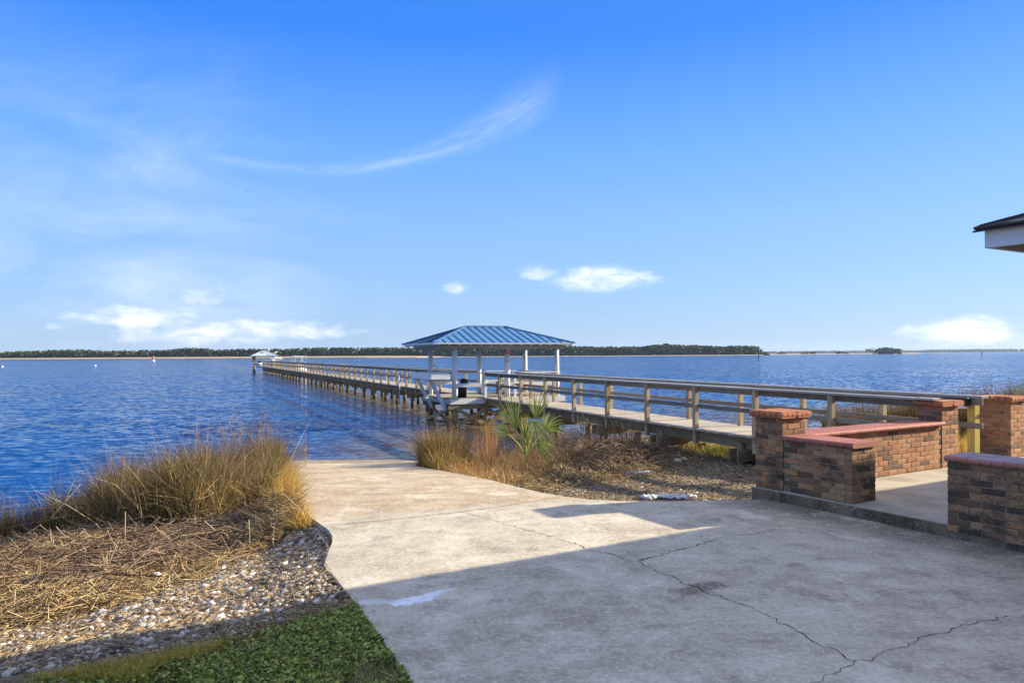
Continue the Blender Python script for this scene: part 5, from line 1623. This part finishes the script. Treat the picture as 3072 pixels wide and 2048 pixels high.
# ------------------------------------------------------------------ right bank
# gravel and shell litter beside the pad
RZ_ = [px_land(*p) for p in ((1480, 1440), (1700, 1400), (1900, 1360), (2300, 1330), (2420, 1400), (2270, 1500), (1850, 1506), (1690, 1492), (1560, 1462))]
def right_zone(n, s0, s1, material, name, flat=.5):
    q = keep_off_drive(rand_in(RZ_, n))
    return pebbles(name, on_land(q), s0 + (s1 - s0) * RNG.random(len(q)) ** 2, material, flat)
right_zone(9500, .008, .030, M['litter'], 'shell_litter')
right_zone(1500, .010, .030, M['gravel'], 'gravel')
q = keep_off_drive(rand_in(RZ_, 3600)); n = len(q)
lying('straw_bits', on_land(q, .015), RNG.uniform(.04, .2, n), RNG.uniform(.0015, .0035, n), RNG.uniform(0, 6.28, n), RNG.normal(0, .12, n), M['straw'])
for (px, py, s_, lb) in ((2032, 1392, .095, 'pale yellowish rock on the gravel under the boardwalk, the larger of a pair'), (2056, 1386, .08, 'pale yellowish rock on the gravel under the boardwalk, the smaller of a pair'), (1930, 1402, .07, 'flat pale yellowish rock beside the white foam scrap')):
    x, y = px_land(px, py); z = float(land_z(np.array([x]), np.array([y]))[0])
    o_ = pebbles('rock', np.array([(x, y, z + .05)]), np.array([s_]), M['cream'], .7, .18, None, None, True); tag(o_, lb, 'rock')
def foam(px0, py0, px1, py1, n, s_, label):
    x0, y0 = px_land(px0, py0); x1, y1 = px_land(px1, py1)
    f_ = RNG.random(n)
    q_ = np.stack([x0 + (x1 - x0) * f_ + RNG.normal(0, .03, n), y0 + (y1 - y0) * f_ + RNG.normal(0, .05, n)], 1)
    q_ = keep_off_drive(q_)
    o_ = pebbles('foam_scrap', on_land(q_, .03), s_ * RNG.uniform(.3, 1.2, len(q_)), M['foam'], .6, .4, None, None, False)
    return tag(o_, label, 'litter')
foam(1885, 1424, 1945, 1420, 46, .05, 'torn white foam scrap lying on the gravel below the palm')
foam(1930, 1496, 2075, 1494, 90, .055, 'long torn white foam strip along the edge of the concrete pad')
# rusty and golden grasses between ramp and boardwalk
reed_bed('golden_grass', [(-2.05, 15.2), (-2.2, 16.9), (-1.5, 17.6), (-.9, 16.8), (-1.1, 15.0), (-1.6, 14.5)], 4200, .35, .85, M['marsh'], .007, (.05, .6))
reed_bed('golden_grass', [(-2.1, 15.0), (-2.2, 16.7), (-1.6, 17.0), (-1.1, 15.2), (-1.6, 14.4)], 2200, .35, .80, M['gold'], .006, (.1, .9))
RUST = [(-1.5, 14.3), (-1.1, 16.2), (.3, 18.4), (1.6, 19.5), (2.4, 17.6), (1.5, 15.2), (.7, 13.4), (-.2, 12.6), (-.9, 13.2)]
reed_bed('rusty_grass', RUST, 7000, .10, .42, M['rust'], .005, (.1, 1.2))
reed_bed('rusty_grass', [(-.9, 15.6), (-.5, 17.0), (-.2, 16.9), (-.4, 15.4)], 320, .7, 1.05, M['rust'], .004, (.02, .3))
reed_bed('dry_grass', RUST, 2600, .15, .55, M['straw'], .004, (.2, 1.6))
reed_bed('dark_stems', [(.2, 16.5), (.9, 20.5), (3.6, 21.0), (4.0, 17.5), (2.0, 15.6)], 1700, .4, .95, M['twig'], .005, (.02, .5))
reed_bed('golden_grass', [(2.6, 17.6), (4.6, 20.5), (8.5, 19), (7.0, 14.8), (4.6, 14.9)], 6500, .12, .34, M['gold'], .007, (.1, .8))
reed_bed('green_weed', [(3.2, 16.8), (4.4, 18), (5.6, 16.2), (4.6, 15.2)], 900, .12, .28, M['weed'], .010, (.1, .8))
q = keep_off_drive(rand_in([(-.8, 12.9), (.2, 14.8), (1.6, 16.6), (3.2, 17.2), (4.6, 15.6), (3.2, 13.4), (1.4, 12.4), (.4, 11.7)], 5200)); n = len(q)
lying('straw_wrack', on_land(q) + np.stack([np.zeros(n), np.zeros(n), RNG.uniform(0, 1, n) * .14 * np.clip(vnoise(q[:, 0], q[:, 1], 1.0, 6) - .2, 0, 1)], 1), RNG.uniform(.06, .36, n), RNG.uniform(.0015, .004, n), RNG.uniform(0, 6.28, n), RNG.normal(0, .25, n), M['straw'])
q = rand_in([(.4, 14.2), (1.0, 16.2), (2.6, 17.4), (3.6, 16.4), (2.6, 14.4), (1.4, 13.4)], 900); n = len(q)
lying('twig_tangle', on_land(q, .03) + np.stack([np.zeros(n), np.zeros(n), RNG.uniform(0, .42, n) * np.clip(1.2 - np.hypot((q[:, 0] - 2.1) / 1.4, (q[:, 1] - 16.2) / 1.5), .05, 1)], 1), RNG.uniform(.3, 1.3, n), RNG.uniform(.003, .008, n), R(10) + RNG.normal(0, .6, n), RNG.normal(0, .25, n), M['twig'])
q = rand_in([(-.2, 13.2), (.6, 15.6), (2.4, 17.4), (4.2, 17.0), (4.0, 15.0), (2.2, 13.4), (.9, 12.5)], 2600); q = keep_off_drive(q); n = len(q)
lying('straw_wrack', on_land(q, .04) + np.stack([np.zeros(n), np.zeros(n), RNG.uniform(0, .36, n) * np.clip(1.25 - np.hypot((q[:, 0] - 2.0) / 1.6, (q[:, 1] - 16.0) / 1.8), .05, 1)], 1), RNG.uniform(.1, .6, n), RNG.uniform(.002, .0048, n), RNG.uniform(0, 6.28, n), RNG.normal(0, .35, n), M['straw'])
weed_at(1470, 1405, 160, .2, .12)
weed_at(1600, 1470, 30, .1, .06)
branch([(1530, 1432, .0), (1650, 1415, .02), (1750, 1385, .06), (1800, 1370, .08)], .011, 'long pale stick lying on the litter in front of the palm')
branch([(1430, 1440, .0), (1480, 1425, .06), (1490, 1418, .08)], .009, 'short pale stick at the edge of the ramp')
for pl in ([(1700, 1390, .03), (1745, 1340, .2), (1800, 1330, .3)], [(1740, 1380, .03), (1850, 1345, .2), (1990, 1335, .15)], [(1760, 1370, .05), (1900, 1365, .1), (2010, 1350, .05)], [(2120, 1350, .02), (2180, 1335, .12), (2235, 1325, .18)]):
    branch(pl, random.uniform(.009, .014), 'dead brown branch in the debris heap under the boardwalk', 'branches in the debris heap')
# grass on the right shore
reed_bed('marsh_grass', [(8.6, 20.0), (9.4, 22.2), (13.6, 23.2), (14.0, 20.8), (11, 19.4)], 8000, .75, 1.25, M['marsh'], .015, (.05, .5))
reed_bed('marsh_grass', [(5.6, 21.6), (6.2, 22.8), (9.0, 22.4), (8.6, 21.4)], 260, .4, .8, M['twig'], .007, (.02, .4))
reed_bed('marsh_grass', [(12.9, 19.6), (13.5, 22.8), (16, 24.6), (21, 27), (22, 22), (16, 18.5)], 20000, .85, 1.35, M['marsh'], .022, (.05, .5))
reed_bed('golden_grass', [(11.8, 17.2), (12.8, 19.9), (16.5, 20.5), (18, 17)], 5000, .5, 1.0, M['gold'], .014, (.1, .7))
reed_bed('green_weed', [(13.9, 20.0), (14.3, 21.5), (15.6, 21.5), (15.4, 19.6)], 260, 1.0, 1.6, M['weed'], .03, (.05, .4))
reed_bed('yellow_grass', [(6.6, 11.8), (6.4, 13.6), (9.6, 18.5), (14, 19), (13, 14), (9.2, 12.6)], 9000, .03, .10, M['lawngold'], .007, (.1, .9))
reed_bed('yellow_grass', [(6.7, 11.7), (6.3, 13.4), (8.6, 15.0), (9.6, 13.2)], 9000, .02, .08, M['lawngold'], .008, (.1, .9))
reed_bed('golden_grass', [(7.4, 14.0), (7.6, 16.5), (10.5, 18.5), (11.5, 16)], 3000, .2, .6, M['gold'], .009, (.1, .9))

# ------------------------------------------------------------------ palm
px_, py_ = px_land(1577, 1412)
pz_ = float(land_z(np.array([px_]), np.array([py_]))[0])
palm = thing('palmetto_palm', (px_, py_, pz_), 'young green palmetto with fan leaves at the edge of the gravel', 'palm')
base = Vector((px_, py_, pz_))
MB().tube([base - Vector((0, 0, .05)), base + Vector((.01, 0, .18)), base + Vector((.02, 0, .36))], [.030, .040, .045], 8).build('trunk', M['palm'], palm, True)
def frond(hub, out_dir, nrm, n_leaf, L, arc, droop, stem_from):
    """fan leaf: hub point, out_dir main axis, nrm fan normal"""
    m_ = MB()
    pm = (stem_from + hub) / 2 + Vector((0, 0, .04))
    m_.tube([stem_from, pm, hub], [.014, .011, .008], 5)
    o_ = out_dir.normalized(); nrm = (nrm - o_ * nrm.dot(o_)).normalized(); s_ = o_.cross(nrm)
    for k in range(n_leaf):
        f_ = (k + .5) / n_leaf - .5
        an = f_ * arc + random.uniform(-.03, .03)
        dv = (o_ * math.cos(an) + s_ * math.sin(an)).normalized()
        sd = dv.cross(nrm).normalized()
        LL = L * (1 - .35 * abs(f_) * 1.4) * random.uniform(.88, 1.06)
        w_ = .0115
        prof = []
        nseg = 5
        for j in range(nseg + 1):
            u = j / nseg
            p = hub + dv * (LL * u) + Vector((0, 0, -1)) * (droop * LL * max(0, u - .35) ** 2 * random.uniform(.8, 1.3))
            ww = w_ * (math.sin(math.pi * min(1, .12 + u * .88)) ** .6) * (1 - .35 * u) if j < nseg else .001
            prof.append((p, ww))
        b_ = len(m_.v)
        for (p, ww) in prof:
            m_.v += [tuple(p - sd * ww), tuple(p - nrm * ww * .45), tuple(p + sd * ww)]
        for j in range(nseg):
            k0 = b_ + 3 * j
            m_.f += [(k0, k0 + 1, k0 + 4, k0 + 3), (k0 + 1, k0 + 2, k0 + 5, k0 + 4)]
    m_.build('frond', M['palm'], palm)
top = base + Vector((.02, 0, .30))
def H_(px, py, y): return at_y(px, py, y)
Y0 = py_
for (hx, hy, dy_, ox, oz, oy, L, arc, droop, n_) in (
        (1548, 1290, -.05, -.25, 1.0, -.1, .88, .95, .08, 16),
        (1607, 1258, .12, .12, 1.0, .1, .68, 1.2, .15, 14),
        (1575, 1315, -.12, .0, 1.0, -.25, .60, .8, .05, 13),
        (1632, 1290, .10, .75, .75, .1, .60, 1.9, .6, 16),
        (1525, 1300, .05, -.8, .5, .0, .42, 1.5, .5, 11),
        (1600, 1262, .0, .6, -.7, -.2, .62, 1.3, .5, 11),
        (1610, 1330, -.1, .7, -.3, -.2, .50, 1.5, .6, 14),
        (1578, 1340, -.05, .05, 1.0, -.05, .36, .5, .0, 10)):
    hub = at_y(hx, hy, Y0 + dy_)
    frond(hub, Vector((ox, oy, oz)), Vector((.15, -1, .25)), n_, L, arc, droop, top)
# ------------------------------------------------------------------ far shore
def far_pt(px, Y, z): 
    p = at_y(px, 1064, Y); return Vector((p.x, Y, z))
def strip_land(name, pts, depth, h0, h1, material):
    """low bank: pts (px, Y); front edge at the water, rising to h1 at the back"""
    m_ = MB()
    for (px, Y) in pts:
        a = far_pt(px, Y, 0)
        m_.v += [(a.x, a.y, WATER_Z - .3), (a.x, a.y + 1, WATER_Z + h0), (a.x * (1 + depth / Y), a.y + depth, WATER_Z + h1), (a.x * (1 + 2 * depth / Y), a.y + 2 * depth, WATER_Z + h1)]
    for i in range(len(pts) - 1):
        for k in range(3):
            b_ = 4 * i + k
            m_.f.append((b_, b_ + 4, b_ + 5, b_ + 1))
    o_ = link(name, m_.mesh(name), None, None, material)
    return tag(o_, kind='structure')
strip_land('far_marsh', [(-500, 900), (0, 900), (400, 890), (800, 900), (1100, 900), (1250, 930), (1330, 990)], 120, .9, 2.6, M['reed'])
strip_land('far_bank', [(1230, 960), (1700, 960), (2000, 960), (2150, 980), (2290, 1010)], 60, .4, .9, M['sand'])
strip_land('low_marsh', [(2180, 1250), (2400, 1350), (2600, 1380), (2760, 1500)], 60, .5, 1.1, M['reed'])
strip_land('far_coast', [(2150, 4300), (2600, 4600), (3100, 4800), (3900, 5000)], 200, .5, 1.0, M['reed'])

def wood_mass(name, pts, n, h0, h1, depth, r0, r1, material, seed, edge=1.0):
    """a far wood: trunks and many small leaf clumps, one mass"""
    rg = np.random.default_rng(seed)
    xs_ = np.array([p[0] for p in pts], float); Ys_ = np.array([p[1] for p in pts], float); hs_ = np.array([p[2] for p in pts], float)
    px = rg.uniform(xs_[0], xs_[-1], n)
    Y = np.interp(px, xs_, Ys_) + rg.random(n) * depth
    hh = np.interp(px, xs_, hs_) * rg.uniform(h0, h1, n) * (.82 + .34 * vnoise(px, px * 0, .012, 3))
    X = (px - 1536) / FPX * Y
    C = []; S_ = []
    for k in range(7):
        f_ = rg.uniform(.25, 1.0, n) if k else np.ones(n)
        rr = rg.uniform(r0, r1, n) * (1.15 - .5 * f_)
        C.append(np.stack([X + rg.normal(0, 1.6, n), Y + rg.normal(0, 1.6, n), WATER_Z + 1 + hh * f_ - rr * .6], 1)); S_.append(rr)
    C = np.concatenate(C); S_ = np.concatenate(S_)
    o_ = pebbles(name, C, S_, material, .75, .38)
    return o_
wood_mass('far_wood', [(-450, 1030, 13), (0, 1030, 12.3), (500, 1030, 13), (800, 1030, 13), (1250, 1030, 13.5)], 1500, .75, 1.02, 60, 1.8, 3.6, M['forest'], 1)
wood_mass('far_wood', [(1240, 1030, 13), (1600, 1030, 14), (1800, 1030, 13.2), (2000, 1030, 14.4), (2140, 1040, 14.6), (2275, 1060, 12.6)], 1100, .75, 1.05, 60, 1.8, 3.6, M['forest'], 2)
wood_mass('far_wood', [(2270, 1080, 4), (2300, 1080, 3.5)], 14, .6, 1.2, 30, 1.0, 2.0, M['forest'], 5)
wood_mass('coast_wood', [(2150, 4500, 13), (2600, 4800, 17), (3100, 5000, 22), (3800, 5200, 22)], 1500, .85, 1.05, 150, 5, 10, M['farforest'], 3)
wood_mass('island_wood', [(2622, 1400, 8), (2650, 1400, 11), (2700, 1400, 9)], 46, .8, 1.08, 30, 1.8, 3.2, M['forest'], 4)
for (px, w_, h_, s_) in ((2345, 14, 5.0, 6), (2428, 20, 6.5, 7), (2522, 18, 6.0, 8)):
    wood_mass('island_wood', [(px - w_, 1400, h_ * .7), (px, 1400, h_), (px + w_, 1400, h_ * .7)], 10, .6, 1.05, 20, .9, 1.9, M['forest'], s_)
# the pines one can tell apart beside the island wood
for (px, h_, which) in ((2601, 9.5, 'outermost small lone pine beside the wooded islet across the river'), (2610, 8.0, 'shortest small pine between two others beside the wooded islet'), (2619, 10.5, 'tallest lone pine, standing closest to the wooded islet')):
    p = far_pt(px, 1395, WATER_Z + 1)
    tr = thing('pine_tree', p, which, 'tree', 'lone pines beside the islet')
    MB().tube([p, p + Vector((.2, 0, h_ * .6)), p + Vector((0, 0, h_))], [.28, .2, .06], 6).build('trunk', M['marker'], tr)
    k = 16
    C = np.stack([p.x + RNG.normal(0, 1.3, k), p.y + RNG.normal(0, 1.3, k), p.z + h_ * RNG.uniform(.45, 1.0, k)], 1)
    pebbles('crown', C, RNG.uniform(.6, 1.4, k), M['forest'], .6, .4, tr, None)
# channel markers and buoys
def marker(px, py0, py1, Y, r, label):
    a = at_y(px, py0, Y); b_ = at_y(px, py1, Y)
    m_ = MB().tube([(a.x, Y, WATER_Z - 1), (a.x, Y, b_.z * .5), (a.x + .05, Y, b_.z)], [r, r, r * .85], 8)
    m_.tube([(a.x + .05, Y, b_.z - .5), (a.x + .05, Y, b_.z)], [r * 1.25, r * 1.25], 8)
    return tag(m_.build('channel_marker', M['marker'], None), label, 'marker')
marker(2276, 1077, 1047, 330, .22, 'tall dark marker pole off the wooded point')
marker(2945, 1068, 1055, 480, .22, 'dark marker pole far out near the right bank')
marker(2783, 1063, 1058, 900, .30, 'short distant marker post beyond the islet')
def buoy(px, py, s_, material, label):
    p = at_z(px, py, WATER_Z)
    m_ = MB().tube([(p.x, p.y, WATER_Z - .2 * s_), (p.x, p.y, WATER_Z + .25 * s_), (p.x, p.y, WATER_Z + .6 * s_), (p.x, p.y, WATER_Z + .8 * s_)], [.5 * s_, .55 * s_, .35 * s_, .06 * s_], 12)
    return tag(m_.build('buoy', material, None, True), label, 'buoy')
buoy(286, 1098, .55, M['white'], 'white buoy floating on the open water left of the pier')
buoy(7, 1101, .5, M['white'], 'white buoy at the far left on the river')
# red and white channel buoy
p = at_z(460, 1084, WATER_Z)
cb = thing('channel_buoy', p, 'red topped channel buoy in front of the far marsh', 'buoy')
MB().tube([(p.x, p.y, WATER_Z - .5), (p.x, p.y, WATER_Z + .7), (p.x, p.y, WATER_Z + 1.1)], [.9, .9, .3], 12).build('float', M['white'], cb, True)
MB().tube([(p.x, p.y, WATER_Z + 1.0), (p.x, p.y, WATER_Z + 2.4), (p.x, p.y, WATER_Z + 3.4)], [.45, .5, .2], 10).build('top_mark', M['orange'], cb, True)
# flying birds
def flyer(px, py, Y, span, rot, label):
    c = at_y(px, py, Y)
    m_ = MB()
    m_.tube([(-.25 * span, 0, 0), (-.05 * span, 0, 0), (.15 * span, 0, .01), (.24 * span, 0, .0)], [.01, .05 * span, .045 * span, .01], 6)
    for s in (-1, 1):
        m_.add([(.06 * span, s * .03, .02), (-.08 * span, s * .03, .02), (-.10 * span, s * .26 * span, .12 * span), (-.16 * span, s * .5 * span, .03 * span), (.03 * span, s * .26 * span, .13 * span)], [(0, 1, 2, 4), (4, 2, 3)])
    me_ = m_.mesh('flying_bird'); me_.materials.append(M['bird'])
    o_ = link('flying_bird', me_, None, Matrix.Translation(c) @ Matrix.Rotation(rot, 4, 'Z'))
    return tag(o_, label, 'bird')
flyer(344, 1004, 240, 1.5, 2.0, 'dark bird gliding low over the river on the left')
flyer(742, 572, 200, 1.0, .6, 'tiny dark bird high in the open sky')
flyer(1467, 1091, 60, .55, 1.2, 'small dark bird skimming the water behind the pavilion posts')

# ------------------------------------------------------------------ haze: still air over the river, one closed box round everything
hm = bpy.data.materials.new('river_haze'); hm.use_nodes = True
t = NT(hm.node_tree)
pv_ = t.n('ShaderNodeVolumePrincipled', None, Density=0.00005, Anisotropy=0.2)
pv_.inputs['Color'].default_value = (.55, .74, 1.0, 1.0)
t.n('ShaderNodeOutputMaterial', None, Volume=pv_.outputs[0])
hz = MB().box((0, 2700, 26), (12200, 6200, 60)).build('haze', hm)
tag(hz, kind='stuff')
